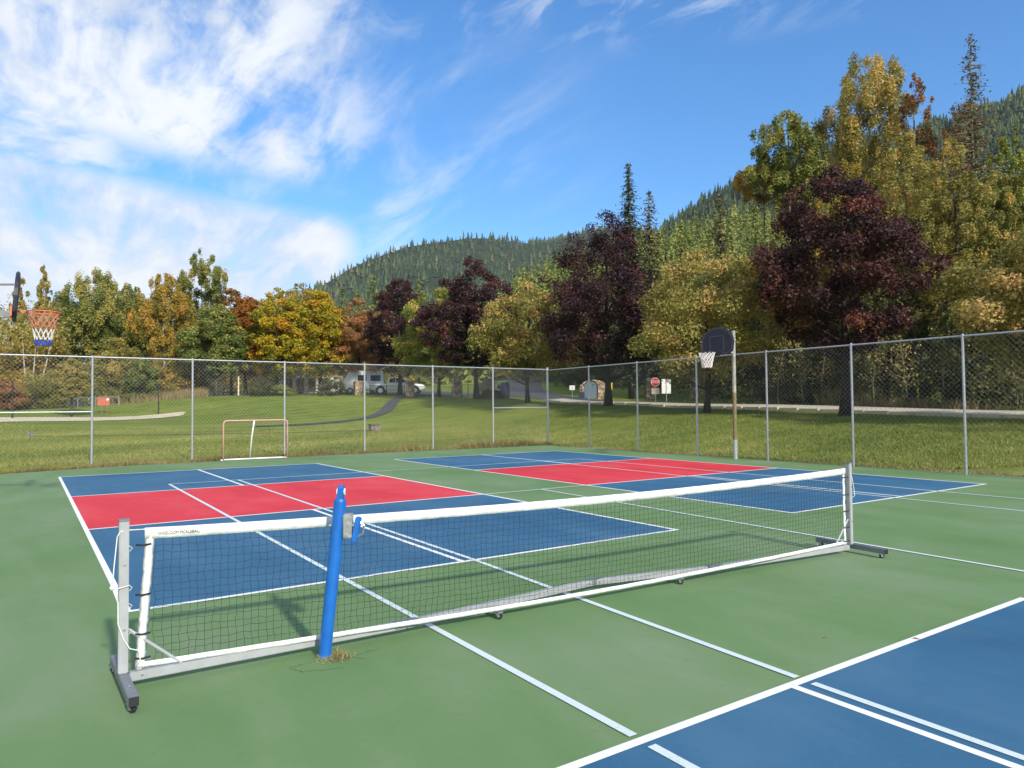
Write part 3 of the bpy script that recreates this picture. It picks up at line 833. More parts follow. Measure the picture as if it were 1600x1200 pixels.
def fir_cards(name, pos, h, m_, label, seed, cards=140, slim=0.25, tone_mu=0.5):
    """a wood of young firs: drooping sprays set round each stem, all in one mass"""
    r = np.random.default_rng(seed); N = len(pos)
    f = r.uniform(0, 1, (N, cards))**1.25*0.96+0.02
    a = r.uniform(0, 6.28, (N, cards))
    rad = (h*slim*r.uniform(0.75, 1.3, N))[:, None]*(1-f)**0.8*r.uniform(0.35, 1.05, (N, cards))+0.06
    P = np.stack([pos[:, None, 0]+rad*np.cos(a), pos[:, None, 1]+rad*np.sin(a), pos[:, None, 2]+h[:, None]*f-rad*0.25], -1).reshape(-1, 3)
    D = np.stack([np.cos(a), np.sin(a), np.full_like(a, 0.9)], -1).reshape(-1, 3)
    Nn = unit(D+r.normal(size=D.shape)*0.5)
    tn = np.clip(np.repeat(r.normal(tone_mu, 0.24, N), cards)+r.normal(0, 0.12, N*cards), 0, 1)
    sz = (h[:, None]*0.115*r.uniform(0.7, 1.4, (N, cards))*(1.15-0.75*f)).ravel()
    o = leaf_soup(name, P, Nn, sz, tn, m_, None, r, aspect=0.55)
    tag(o, label, 'forest', kind='stuff')
    return o
fir_cards('young_forest', HILL[0], HILL[1], L_hill, 'light green young conifers covering the lower hill', 9)

PROF = {
    'round': [(0, 0.30), (0.10, 0.72), (0.28, 0.98), (0.45, 1.0), (0.65, 0.86), (0.82, 0.58), (0.94, 0.28), (1, 0.06)],
    'egg':   [(0, 0.35), (0.12, 0.80), (0.28, 1.0), (0.5, 0.88), (0.7, 0.64), (0.86, 0.36), (0.96, 0.15), (1, 0.04)],
    'tall':  [(0, 0.25), (0.15, 0.7), (0.4, 1.0), (0.65, 0.88), (0.85, 0.5), (1, 0.08)],
    'spire': [(0, 0.6), (0.2, 1.0), (0.5, 0.8), (0.8, 0.42), (1, 0.06)],
    'bush':  [(0, 0.8), (0.25, 1.0), (0.6, 0.85), (0.85, 0.5), (1, 0.1)],
    'feather': [(0, 0.45), (0.15, 0.85), (0.35, 1.0), (0.6, 0.78), (0.8, 0.5), (0.93, 0.25), (1, 0.05)],
    'top':   [(0, 0.35), (0.3, 0.85), (0.6, 1.0), (0.85, 0.7), (1, 0.15)],
}
TREE_COUNT = [0]
def broadleaf(name, label, x, y, height, rad, cbase, m_, leaves=9000, leaf=0.22, prof='round', clumps=70, bark=None, trunk_r=0.16,
              seed=1, tone=0.5, spread=0.22, up=0.5, offs=(0, 0), cl=0.30, cat='tree', group=None, topgain=0.12, z=None, stems=1, lump=0.16, limbs=22, vert=0.72):
    """tapered trunk with limbs, crown of leaf clumps filling an uneven envelope"""
    r = np.random.default_rng(seed)
    z0 = terrain(x, y) if z is None else z
    root = empty(name, (x, y, z0-0.05))
    tag(root, label, cat, group)
    leaves = int(leaves*1.62); leaf *= 0.84
    clumps = int(clumps*2.1); cl = cl*0.70; spread = spread*0.8
    pr = PROF[prof]
    pt = np.array([q[0] for q in pr]); prr = np.array([q[1] for q in pr])
    ch = height-cbase
    # clump centres
    tt = r.uniform(0.02, 0.98, clumps*6); keep = r.uniform(size=len(tt)) < np.interp(tt, pt, prr)**1.2+0.05
    tt = tt[keep][:clumps]; k = len(tt)
    ang = r.uniform(0, 2*math.pi, k)
    lob = 1+lump*np.sin(2*ang+r.uniform(0, 6))+lump*0.8*np.sin(3*ang+tt*5+r.uniform(0, 6))+r.normal(0, 0.07, k)
    env = np.interp(tt, pt, prr)*rad*lob
    rc = rad*cl*r.uniform(0.65, 1.25, k)*(0.55+0.45*np.interp(tt, pt, prr))
    rho = np.maximum(env-rc*0.75, 0)*r.uniform(0, 1, k)**0.38
    cx = rho*np.cos(ang)+offs[0]*(0.3+0.7*tt); cy = rho*np.sin(ang)+offs[1]*(0.3+0.7*tt); cz = cbase+tt*ch*0.94
    C = np.stack([cx, cy, cz], -1)
    # a few sprigs that break the outline
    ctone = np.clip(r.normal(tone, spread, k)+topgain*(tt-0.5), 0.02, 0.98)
    wgt = rc**2; wgt /= wgt.sum()
    ci = r.choice(k, leaves, p=wgt)
    d = unit(r.normal(size=(leaves, 3)))
    outw = np.stack([np.cos(ang), np.sin(ang), np.full(k, 0.35)], -1)[ci]
    d = unit(d+outw*0.45)
    rr = rc[ci]*(r.uniform(0, 1, leaves)**0.45)*(1+0.35*(r.uniform(size=leaves) < 0.10))
    P = C[ci]+d*rr[:, None]*np.array([0.72/max(vert, 0.72), 0.72/max(vert, 0.72), 1.0])*(vert if vert > 0.72 else 1.0)*np.array([1, 1, 0.72 if vert <= 0.72 else 1.0])
    Nn = unit(d*0.55+np.array([0, 0, up])+r.normal(size=(leaves, 3))*0.55)
    size = leaf*r.uniform(0.65, 1.35, leaves)
    tn = ctone[ci]+r.normal(0, 0.13, leaves)
    leaf_soup('crown', P, Nn, size, tn, m_, root, r)
    # trunk and limbs
    bark = bark or M_bark
    tb = MB()
    top = cbase+ch*0.72
    for s in range(stems):
        sx = 0 if stems == 1 else r.uniform(-0.35, 0.35); sy = 0 if stems == 1 else r.uniform(-0.35, 0.35)
        ex = offs[0]*0.6+r.normal(0, 0.12)+sx*3.0; ey = offs[1]*0.6+r.normal(0, 0.12)+sy*3.0
        pts = []; rads = []
        for i in range(9):
            f = i/8
            pts.append((sx+(ex)*f**1.3+0.05*math.sin(f*7+seed), sy+ey*f**1.3+0.05*math.cos(f*6+seed), f*top))
            flare = 1+0.55*math.exp(-f*top*2.2)
            rads.append(trunk_r*(1-0.78*f)*flare/(1 if stems == 1 else 1.5))
        tb.tube(pts, rads, 9)
        order = r.permutation(k)[:max(4, limbs//stems)]
        for c in order:
            hz_ = max(cbase*0.75, min(C[c][2]-np.hypot(C[c][0], C[c][1])*0.75, top*0.95))
            f = min(0.98, hz_/top); i0 = int(f*8); g = f*8-i0
            a = np.array(pts[i0])*(1-g)+np.array(pts[min(i0+1, 8)])*g
            b = C[c]; mid = a*0.5+b*0.5+np.array([0, 0, -0.10*np.linalg.norm(b-a)])+r.normal(0, 0.05, 3)
            r0 = max(0.018, trunk_r*(1-0.78*f)*0.42)
            tb.tube([a, a*0.6+mid*0.4, mid, b*0.8+mid*0.2, b], [r0, r0*0.85, r0*0.62, r0*0.4, r0*0.2], 5, caps=False)
    tb.build('trunk', bark, root, smooth=True, fix=False)
    return root

def conifer(name, label, x, y, height, rad, m_, seed=1, whorls=34, per=8, tone=0.45, bark=None, droop=0.35, base=0.08, sparse=0.0, card=0.34, cat='tree', group=None, bare_top=0.0, z=None, density=9, trunk_r=None):
    r = np.random.default_rng(seed)
    z0 = terrain(x, y) if z is None else z
    root = empty(name, (x, y, z0-0.05)); tag(root, label, cat, group)
    P = []; Nn = []; S = []; T = []
    tb = MB()
    tr = trunk_r or height*0.0105
    tb.tube([(0, 0, 0), (0.05, 0, height*0.35), (0.02, 0.05, height*0.7), (0, 0, height)], [tr*1.2, tr*0.85, tr*0.45, 0.015], 8)
    for k in range(whorls):
        f = base+(1-base)*(k/whorls)**0.95
        zc = f*height
        L0 = rad*((1-f)**0.75)*(0.35+0.65*min(1, (f-base)*6+0.4))+0.12
        nb = max(3, int(per*(1-0.45*f)))
        for b in range(nb):
            if r.uniform() < sparse: continue
            a = r.uniform(0, 6.28); L = L0*r.uniform(0.55, 1.2)
            dr = droop*r.uniform(0.6, 1.4)
            dirv = np.array([math.cos(a), math.sin(a), 0])
            n = max(3, int(density*L/rad)+2)
            for i in range(n):
                s = (i+0.6)/n
                pos = dirv*L*s+np.array([0, 0, zc-L*dr*s+0.22*L*s*s])
                P.append(pos+r.normal(0, 0.07*(1+L*0.3), 3)); Nn.append(unit(np.array([0, 0, 0.8])+r.normal(size=3)*0.55+dirv*0.3))
                S.append(card*r.uniform(0.6, 1.3)*(1.2-0.5*s)); T.append(np.clip(r.normal(tone+0.12*s, 0.16), 0, 1))
            if L > 0.5:
                e = dirv*L*0.9+np.array([0, 0, zc-L*dr*0.9+0.18*L])
                tb.tube([(0, 0, zc), tuple(e)], [0.03, 0.006], 4, caps=False)
    P = np.array(P); Nn = np.array(Nn); S = np.array(S); T = np.array(T)
    leaf_soup('crown', P, Nn, S, T, m_, root, r, aspect=0.42)
    tb.build('trunk', bark or M_barkdark, root, smooth=True, fix=False)
    return root

G_row = 'maples in a row along the road'
row = [
 # x, y, height, rad, crown base, kind, label
 (28.0, -9.5, 9.0, 3.8, 2.2, 'gold', 'gold-green maple outside the right edge of the picture', 3),
 (28.2, -1.7, 11.5, 3.8, 2.6, 'plum', 'dark plum maple outside the right edge of the picture', 4),
 (28.4, 5.0, 8.6, 3.7, 1.7, 'gold', 'gold-green maple cut off by the right edge of the picture', 5),
 (28.9, 14.2, 12.2, 4.1, 2.6, 'plumbrown', 'tall dark plum maple with the thickest trunk, rightmost of the dark ones', 6),
 (27.5, 21.2, 9.3, 4.7, 1.7, 'gold', 'broad gold maple behind the white-netted basketball hoop', 7),
 (27.8, 29.4, 13.2, 5.0, 2.1, 'plum', 'largest dark plum maple beside the yellow road sign', 8),
 (27.7, 38.0, 9.2, 4.4, 1.7, 'gold', 'gold maple left of the fence corner, in front of the dark blue bin', 9),
 (28.3, 46.0, 12.6, 4.1, 1.9, 'plum', 'dark plum maple rising behind the gold one near the stone pillars', 10),
 (28.6, 53.0, 11.0, 3.9, 1.7, 'greengold', 'green and gold maple in front of the white pickup', 11),
 (28.7, 61.4, 12.9, 3.8, 1.9, 'plum', 'small-looking dark plum maple beside the rust coloured tree', 12),
 (28.2, 71.0, 11.4, 3.3, 1.8, 'rust', 'rust-pink maple at the far end of the row beside the white van', 13),
]
LM = {'plumbrown': L_plumbrown, 'gold': L_gold, 'plum': L_plum, 'greengold': L_greengold, 'rust': L_rust}
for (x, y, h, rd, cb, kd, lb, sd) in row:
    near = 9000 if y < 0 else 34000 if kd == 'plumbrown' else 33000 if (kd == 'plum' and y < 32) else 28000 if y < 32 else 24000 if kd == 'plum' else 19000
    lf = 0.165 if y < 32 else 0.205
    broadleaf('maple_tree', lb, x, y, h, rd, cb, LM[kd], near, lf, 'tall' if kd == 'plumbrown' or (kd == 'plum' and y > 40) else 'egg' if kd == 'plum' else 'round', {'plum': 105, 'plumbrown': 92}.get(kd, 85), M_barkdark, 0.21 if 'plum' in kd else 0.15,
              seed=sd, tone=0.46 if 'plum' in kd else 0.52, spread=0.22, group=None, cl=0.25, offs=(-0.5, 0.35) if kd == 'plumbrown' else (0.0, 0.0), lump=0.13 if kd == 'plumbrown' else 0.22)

def hv(u, vt, d, zb):
    return float(rayz(u, vt, d)[2]-zb)
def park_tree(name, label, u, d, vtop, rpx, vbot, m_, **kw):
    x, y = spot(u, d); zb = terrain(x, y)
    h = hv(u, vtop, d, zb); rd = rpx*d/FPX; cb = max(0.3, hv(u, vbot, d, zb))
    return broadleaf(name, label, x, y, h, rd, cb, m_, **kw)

# the yellow and orange trees left of the row
park_tree('maple_tree', 'big bright yellow maple shading the picnic tables', 500, 79, 446, 64, 588, L_yellow, leaves=20250, leaf=0.284, clumps=100, seed=31, tone=0.56, cl=0.26, trunk_r=0.22)
park_tree('maple_tree', 'yellow-green maple with an orange patch left of the picnic tables', 432, 76, 438, 56, 590, L_yellow, leaves=18900, leaf=0.284, clumps=95, seed=32, tone=0.50, cl=0.27, trunk_r=0.2)
park_tree('maple_tree', 'orange-brown maple left of the yellow ones', 383, 78, 448, 48, 588, L_orange, leaves=15795, leaf=0.275, clumps=70, seed=33, tone=0.58, trunk_r=0.18)
park_tree('maple_tree', 'dark green maple with orange tips left of the orange one', 338, 74, 468, 51, 588, L_green, leaves=17550, leaf=0.267, clumps=75, seed=34, tone=0.48, trunk_r=0.18)
park_tree('maple_tree', 'orange tinged maple standing back between the poplar and yellow maple', 362, 88, 440, 43, 580, L_orange, leaves=12285, leaf=0.292, clumps=60, seed=35, tone=0.40)
park_tree('maple_tree', 'yellow-green maple standing back behind the bright yellow one', 470, 92, 432, 58, 575, L_amber, leaves=12150, leaf=0.327, clumps=80, seed=36, tone=0.50)
park_tree('poplar_tree', 'tall green poplar topping the left tree belt', 318, 95, 370, 46, 560, L_green, leaves=26520, leaf=0.257, clumps=85, prof='tall', seed=37, tone=0.58, cl=0.24, stems=3, lump=0.25, bark=M_bark, vert=1.35)
park_tree('birch_tree', 'amber birch with one pale bare stem', 257, 78, 416, 48, 560, L_amber, leaves=24310, leaf=0.211, clumps=85, prof='tall', seed=38, tone=0.58, bark=M_barkpale, cl=0.24, trunk_r=0.17, vert=1.35)
park_tree('cottonwood_tree', 'green cottonwood behind the small yellow maple', 150, 84, 410, 65, 560, L_green, leaves=30940, leaf=0.242, clumps=100, prof='tall', seed=39, tone=0.62, bark=M_barkpale, cl=0.24, lump=0.24, vert=1.35)
park_tree('cottonwood_tree', 'green cottonwood between the amber birch and the larger cottonwood', 203, 90, 436, 43, 560, L_green, leaves=17680, leaf=0.257, clumps=65, prof='tall', seed=40, tone=0.50, cl=0.25, vert=1.35)
park_tree('poplar_tree', 'thin airy poplar beside the left backboard', 66, 78, 396, 32, 600, L_olive, leaves=24420, leaf=0.195, clumps=85, prof='spire', seed=41, tone=0.62, bark=M_barkpale, cl=0.28, stems=3, trunk_r=0.13, lump=0.3, vert=1.35)
park_tree('poplar_tree', 'thin airy poplar behind the left backboard', 28, 80, 404, 24, 600, L_olive, leaves=14276, leaf=0.195, clumps=60, prof='spire', seed=42, tone=0.66, bark=M_barkpale, cl=0.3, stems=2, trunk_r=0.11, lump=0.3, vert=1.35)
park_tree('poplar_tree', 'thin olive poplar right of the airy pair', 98, 86, 440, 29, 600, L_olive, leaves=18785, leaf=0.218, clumps=60, prof='spire', seed=43, tone=0.60, bark=M_barkpale, cl=0.28, vert=1.35)
park_tree('maple_tree', 'small pale yellow maple in front of the low wire fence', 112, 60, 553, 33, 622, L_gold, leaves=8775, leaf=0.163, clumps=60, seed=44, tone=0.52, spread=0.12, cl=0.30, trunk_r=0.07)
park_tree('willow_bush', 'yellow-olive willow thicket under the left hoop', 62, 74, 508, 61, 640, L_amber, leaves=17550, leaf=0.215, prof='bush', clumps=80, seed=45, tone=0.55, cl=0.26, cat='bush')
park_tree('willow_bush', 'yellow-olive willow thicket at the left edge of the picture', -10, 72, 512, 54, 640, L_amber, leaves=14040, leaf=0.215, prof='bush', clumps=70, seed=46, tone=0.55, cat='bush')
park_tree('willow_bush', 'olive thicket behind the orange notice board', 182, 76, 520, 53, 640, L_olive, leaves=15795, leaf=0.215, prof='bush', clumps=80, seed=47, tone=0.52, cat='bush')
park_tree('willow_bush', 'dark green bush left of the amber birch stem', 222, 72, 556, 34, 640, L_green, leaves=10530, leaf=0.198, prof='bush', clumps=55, seed=48, tone=0.35, cat='bush')
park_tree('willow_bush', 'orange-brown bush at the foot of the amber birch', 285, 76, 530, 46, 615, L_amber, leaves=14040, leaf=0.215, prof='bush', clumps=70, seed=49, tone=0.45, cat='bush')
park_tree('willow_bush', 'orange shrub at the left edge behind the black post', 12, 66, 590, 32, 642, L_rust, leaves=6075, leaf=0.172, prof='bush', clumps=45, seed=50, tone=0.55, cat='bush')
park_tree('willow_bush', 'olive shrubs behind the low wire fence', 92, 70, 575, 73, 642, L_olive, leaves=15795, leaf=0.189, prof='bush', clumps=80, seed=51, tone=0.42, cat='bush')

# three pale stems in front of the thicket
bx_, by_ = spot(45, 70); bz_ = terrain(bx_, by_)
br = empty('birch_tree', (bx_, by_, bz_-0.05)); tag(br, 'birch with three slender white stems behind the low wire fence', 'tree')
for k, (dx, lean_) in enumerate(((-0.15, -0.5), (0.25, 0.35), (0.75, 1.3))):
    MB().tube([(dx*0.6, 0, 0), (dx*0.8+lean_*0.2, 0.1, 2.0), (dx+lean_*0.5, 0.1, 4.4), (dx+lean_*0.9, 0, 7.5)], [0.11, 0.09, 0.065, 0.03], 7).build('trunk', M_barkpale, br, smooth=True, fix=False)
rr_ = np.random.default_rng(52)
cc = rr_.normal(size=(2200, 3))*np.array([1.6, 1.2, 1.2])+np.array([0.4, 0, 7.4])
leaf_soup('crown', cc, unit(rr_.normal(size=(2200, 3))+[0, 0, .5]), rr_.uniform(.15, .3, 2200), np.clip(rr_.normal(.6, .2, 2200), 0, 1), L_olive, br, rr_)

# pale larches and firs standing behind the row
for i, (u, d, vt, rp, lb) in enumerate([
    (462, 118, 440, 16, 'yellow-green larch peeking over the yellow maples'),
    (535, 122, 446, 15, 'yellow-green larch left of the rust coloured maple'),
    (585, 126, 425, 17, 'tall yellow-green larch above the rust coloured maple'),
    (622, 132, 440, 14, 'yellow-green larch behind the smallest plum maple'),
    (655, 128, 432, 15, 'yellow-green larch behind the green and gold maple'),
    (560, 134, 450, 14, 'pale larch on the left flank of the tall larch')]):
    x, y = spot(u, d); zb = terrain(x, y)
    conifer('larch_tree', lb, x, y, hv(u, vt, d, zb), rp*d/FPX*2.6, L_larch, seed=60+i, whorls=34, per=11, tone=0.45, card=0.58, droop=0.2, density=9)
x, y = spot(986, 64); zb = terrain(x, y)
conifer('cedar_tree', 'tall narrow cedar spire above the largest plum maple', x, y, hv(986, 250, 64, zb), 3.6, L_conifer, seed=71, whorls=80, per=15, tone=0.5, card=0.34, droop=0.45, density=11)
x, y = spot(1018, 66); zb = terrain(x, y)
conifer('cedar_tree', 'shorter olive cedar right of the cedar spire', x, y, hv(1018, 292, 66, zb), 4.2, L_brownfir, seed=72, whorls=52, per=11, tone=0.6, card=0.36, droop=0.4, density=11)
x, y = spot(1130, 80); zb = terrain(x, y)
conifer('spruce_tree', 'brownish spruce behind the broad gold maple', x, y, hv(1130, 298, 80, zb), 4.6, L_brownfir, seed=73, whorls=52, per=11, tone=0.5, card=0.42, droop=0.3, density=11)
x, y = spot(1068, 82); zb = terrain(x, y)
conifer('larch_tree', 'yellow-green larch left of the brownish spruce', x, y, hv(1068, 345, 82, zb), 4.0, L_larch, seed=74, whorls=44, per=10, tone=0.55, card=0.42, droop=0.25, density=10)
x, y = spot(1185, 84); zb = terrain(x, y)
conifer('larch_tree', 'yellow-green larch right of the brownish spruce', x, y, hv(1185, 318, 84, zb), 4.2, L_larch, seed=75, whorls=46, per=10, tone=0.5, card=0.42, droop=0.25, density=10)

# wood on the far side of the road, right part of the picture
wood = [
 ('cottonwood_tree', 'tallest golden cottonwood in the right wood', 1345, 54, 62, 84, 330, L_olive, dict(vert=1.15, leaves=25312, leaf=0.204, clumps=100, prof='top', seed=81, tone=0.66, cl=0.25, lump=0.30, trunk_r=0.28, offs=(0.8, -0.6), limbs=40)),
 ('cottonwood_tree', 'green cottonwood left of the tallest golden one', 1238, 52, 158, 66, 330, L_green, dict(vert=1.15, leaves=16875, leaf=0.204, clumps=75, prof='top', seed=82, tone=0.62, cl=0.26, lump=0.30, trunk_r=0.22, limbs=35)),
 ('cottonwood_tree', 'gold branch cottonwood drooping over the hill', 1200, 55, 248, 46, 310, L_amber, dict(vert=1.15, leaves=7593, leaf=0.196, clumps=36, prof='round', seed=83, tone=0.66, cl=0.30, trunk_r=0.14)),
 ('cottonwood_tree', 'sparse rusty-tipped cottonwood right of the tallest one', 1440, 50, 90, 34, 300, L_rust, dict(vert=1.15, leaves=4387, leaf=0.178, clumps=42, prof='tall', seed=84, tone=0.30, cl=0.34, trunk_r=0.15, limbs=42)),
 ('cottonwood_tree', 'nearly bare cottonwood leaning beside the dead spruce', 1478, 48, 135, 38, 300, L_rust, dict(vert=1.15, leaves=2193, leaf=0.170, clumps=40, prof='tall', seed=85, tone=0.28, cl=0.34, trunk_r=0.13, offs=(1.0, -1.2), limbs=40)),
 ('willow_tree', 'olive willow mass left of the dead spruce', 1425, 47, 172, 92, 560, L_olive, dict(vert=1.15, leaves=37125, leaf=0.162, clumps=150, prof='tall', seed=86, tone=0.60, cl=0.22, lump=0.2, limbs=40)),
 ('willow_tree', 'olive willow mass beneath the dead spruce', 1500, 43, 178, 79, 580, L_olive, dict(vert=1.15, leaves=33750, leaf=0.153, clumps=140, prof='tall', seed=87, tone=0.55, cl=0.22, limbs=40)),
 ('willow_tree', 'mossy willow at the right edge under the mountain', 1590, 43, 158, 66, 580, L_greengold, dict(vert=1.15, leaves=30375, leaf=0.153, clumps=120, prof='tall', seed=88, tone=0.40, cl=0.22, limbs=50)),
 ('willow_tree', 'amber willow behind the rightmost plum maple', 1330, 49, 215, 76, 560, L_amber, dict(vert=1.15, leaves=30375, leaf=0.170, clumps=130, prof='tall', seed=89, tone=0.48, cl=0.22)),
 ('willow_tree', 'amber-green willow left of the rightmost plum maple', 1262, 54, 238, 61, 560, L_olive, dict(vert=1.15, leaves=23625, leaf=0.178, clumps=100, prof='tall', seed=90, tone=0.58, cl=0.23)),
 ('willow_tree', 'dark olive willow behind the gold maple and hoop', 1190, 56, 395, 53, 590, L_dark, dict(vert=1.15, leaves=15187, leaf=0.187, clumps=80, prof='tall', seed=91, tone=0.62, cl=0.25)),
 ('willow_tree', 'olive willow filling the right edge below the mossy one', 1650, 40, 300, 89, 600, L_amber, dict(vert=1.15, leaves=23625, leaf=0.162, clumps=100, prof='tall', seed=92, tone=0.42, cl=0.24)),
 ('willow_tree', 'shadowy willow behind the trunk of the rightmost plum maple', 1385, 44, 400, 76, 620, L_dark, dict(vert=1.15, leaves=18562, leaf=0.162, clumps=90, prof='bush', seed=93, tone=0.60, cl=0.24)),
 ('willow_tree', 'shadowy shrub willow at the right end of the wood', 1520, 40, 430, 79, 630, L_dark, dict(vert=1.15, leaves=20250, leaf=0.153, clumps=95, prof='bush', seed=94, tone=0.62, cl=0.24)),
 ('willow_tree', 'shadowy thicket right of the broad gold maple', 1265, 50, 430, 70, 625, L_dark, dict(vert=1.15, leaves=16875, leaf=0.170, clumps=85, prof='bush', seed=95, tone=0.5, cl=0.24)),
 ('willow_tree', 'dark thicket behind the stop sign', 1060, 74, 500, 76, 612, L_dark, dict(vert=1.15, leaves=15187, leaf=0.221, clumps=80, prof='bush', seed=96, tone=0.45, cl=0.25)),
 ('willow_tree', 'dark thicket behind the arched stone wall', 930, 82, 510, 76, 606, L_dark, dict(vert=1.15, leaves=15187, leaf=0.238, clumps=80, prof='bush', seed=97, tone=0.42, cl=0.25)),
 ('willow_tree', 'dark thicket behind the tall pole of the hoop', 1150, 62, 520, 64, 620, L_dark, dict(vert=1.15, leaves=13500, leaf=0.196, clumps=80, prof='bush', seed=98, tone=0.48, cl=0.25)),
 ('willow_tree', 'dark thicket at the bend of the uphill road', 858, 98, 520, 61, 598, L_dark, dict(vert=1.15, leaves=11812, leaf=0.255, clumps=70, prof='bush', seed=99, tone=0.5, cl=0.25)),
]
for (nm, lb, u, d, vt, rp, vb, m_, kw) in wood:
    park_tree(nm, lb, u, d, vt, rp, vb, m_, bark=M_twig if 'cotton' in nm else M_barkdark, **kw)
x, y = spot(1531, 46); zb = terrain(x, y)
conifer('spruce_tree', 'dying spruce with a ragged bare top, highest at the right', x, y, hv(1531, 42, 46, zb), 3.6, L_brownfir, seed=101, whorls=90, per=11, tone=0.45, card=0.27, droop=0.30, density=12, sparse=0.22, bark=M_twig, trunk_r=0.17)

# ------------------------------------------------------------------ undergrowth, saplings, grasses
r = np.random.default_rng(200)
n = 46000
ux = r.uniform(38.3, 60, n); uy = r.uniform(-14, 43, n)
keep = (ux > 38.4+2.2*np.sin(uy*0.35)*0.4+np.maximum(0, (uy-30)*0.55))
ux, uy = ux[keep], uy[keep]; n = len(ux)
hmax = 1.0+2.6*(0.5+0.5*vnoise(ux/2.2, uy/2.2, 3))+np.clip(ux-40, 0, 6)*0.35
uz = terrain(ux, uy)+r.uniform(0, 1, n)**0.8*np.maximum(0.4, hmax)
leaf_soup('undergrowth', np.stack([ux, uy, uz], -1), unit(r.normal(size=(n, 3))+[0, -0.2, 0.5]), r.uniform(0.12, 0.26, n), np.clip(0.45+0.35*vnoise(ux/1.5, uy/1.5, 4)+r.normal(0, 0.13, n), 0, 1), L_dark, None, r)
tag(bpy.data.objects['undergrowth'], 'dark tangled undergrowth at the foot of the right wood', 'undergrowth', kind='stuff')

def blades(name, X_, Y_, H_, m_, label, seed, width=0.012, lean=0.35, tone_mu=0.5, tone_sd=0.2, cat='grass', zoff=0.0, tone=None):
    r = np.random.default_rng(seed); n = len(X_)
    Z_ = terrain(X_, Y_)+zoff
    a = r.uniform(0, 6.28, n); l = r.normal(0, lean, (n, 2))*H_[:, None]
    wv = np.stack([np.cos(a), np.sin(a), np.zeros(n)], -1)*width*r.uniform(0.6, 1.4, n)[:, None]
    B = np.stack([X_, Y_, Z_], -1)
    T = B+np.stack([l[:, 0], l[:, 1], H_], -1)
    V = np.stack([B-wv, B+wv, T], 1).reshape(-1, 3)
    tn = np.clip(r.normal(tone_mu, tone_sd, n) if tone is None else tone+r.normal(0, tone_sd, n), 0, 1)
    me = fast_mesh(name, V, None, np.arange(3*n).reshape(n, 3), tn)
    o = link_mesh(name, me, m_); tag(o, label, cat, kind='stuff')
    return o

# deep wood behind the edge trees, left belt and right wood
def wood_mass(name, label, us, ds, vfun, m_, seed, n, leaf, base=0.3):
    r = np.random.default_rng(seed)
    k = 260
    cu = r.uniform(us[0], us[1], k); cd = r.uniform(ds[0], ds[1], k)
    C = np.array([spot(a, b) for a, b in zip(cu, cd)]); zb = terrain(C[:, 0], C[:, 1])
    top = np.array([rayz(a, vfun(a), b)[2] for a, b in zip(cu, cd)])-zb
    top = top*r.uniform(0.72, 1.04, k)
    ci = r.integers(0, k, n); f = base*0+r.uniform(0, 1, n)**0.75
    rad = 2.3*np.sqrt(np.clip(1-(f*2-0.9)**2*0.75, 0.05, 1))
    d = unit(r.normal(size=(n, 3)))
    P = np.stack([C[ci, 0]+d[:, 0]*rad, C[ci, 1]+d[:, 1]*rad, zb[ci]+0.3+f*top[ci]+d[:, 2]*0.5], -1)
    ct = np.clip(r.normal(0.45, 0.2, k), 0, 1)
    o = leaf_soup(name, P, unit(d*0.5+np.array([0, 0, 0.5])+r.normal(size=(n, 3))*0.55), leaf*r.uniform(0.7, 1.35, n), np.clip(ct[ci]+r.normal(0, 0.14, n), 0, 1), m_, None, r)
    tag(o, label, 'forest', kind='stuff')
wood_mass('deep_wood', 'olive wood filling the gaps behind the left tree belt', (-80, 330), (94, 112), lambda a: np.interp(a, [-80, 60, 150, 330], [470, 480, 462, 478]), L_olive, 701, 52000, 0.33)
wood_mass('deep_wood', 'olive wood continuing past the left edge of the picture', (-420, -80), (78, 100), lambda a: 470, L_olive, 705, 16000, 0.40)
wood_mass('deep_wood', 'yellow-green wood behind the yellow maples', (330, 640), (100, 118), lambda a: np.interp(a, [330, 420, 560, 640], [485, 478, 480, 500]), L_amber, 702, 26000, 0.36)
wood_mass('deep_wood', 'olive wood filling the gaps behind the right tree edge', (1170, 1700), (57, 74), lambda a: np.interp(a, [1170, 1230, 1300, 1420, 1560, 1700], [400, 330, 270, 245, 265, 240]), L_olive, 703, 80000, 0.22)
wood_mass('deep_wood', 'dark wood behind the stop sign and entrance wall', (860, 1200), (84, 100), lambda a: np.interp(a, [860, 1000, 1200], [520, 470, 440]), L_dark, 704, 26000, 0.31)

# lawn blades where the lawn is close enough to show them
r = np.random.default_rng(210)
n = 150000
d_ = 17+(r.uniform(0, 1, n)**1.6)*26; u_ = r.uniform(-40, 1660, n)
gxy = CAM[None]+d_[:, None]*(FWD[None]+((u_-800)/FPX)[:, None]*RGT[None])
bx, by = gxy[:, 0], gxy[:, 1]
edge_y = np.where(bx < -0.5, 17.95+(bx+0.5)*0.33, np.where(bx < 7.2, 17.95+(bx+0.5)*0.072, 18.5-(bx-7.2)*0.02))
ok = ((by > edge_y+0.05) | (bx > 14.8)) & (bx < 31.0)
bx, by, d_ = bx[ok], by[ok], d_[ok]
blades('lawn_grass', bx, by, r.uniform(0.035, 0.085, len(bx))*(1+d_*0.008), L_grass, 'short mown grass of the field around the court', 211, width=0.014, tone=0.52+0.28*vnoise(bx/1.3, by/1.3, 8)-0.30*smooth(16.5, 21, bx), tone_sd=0.15)

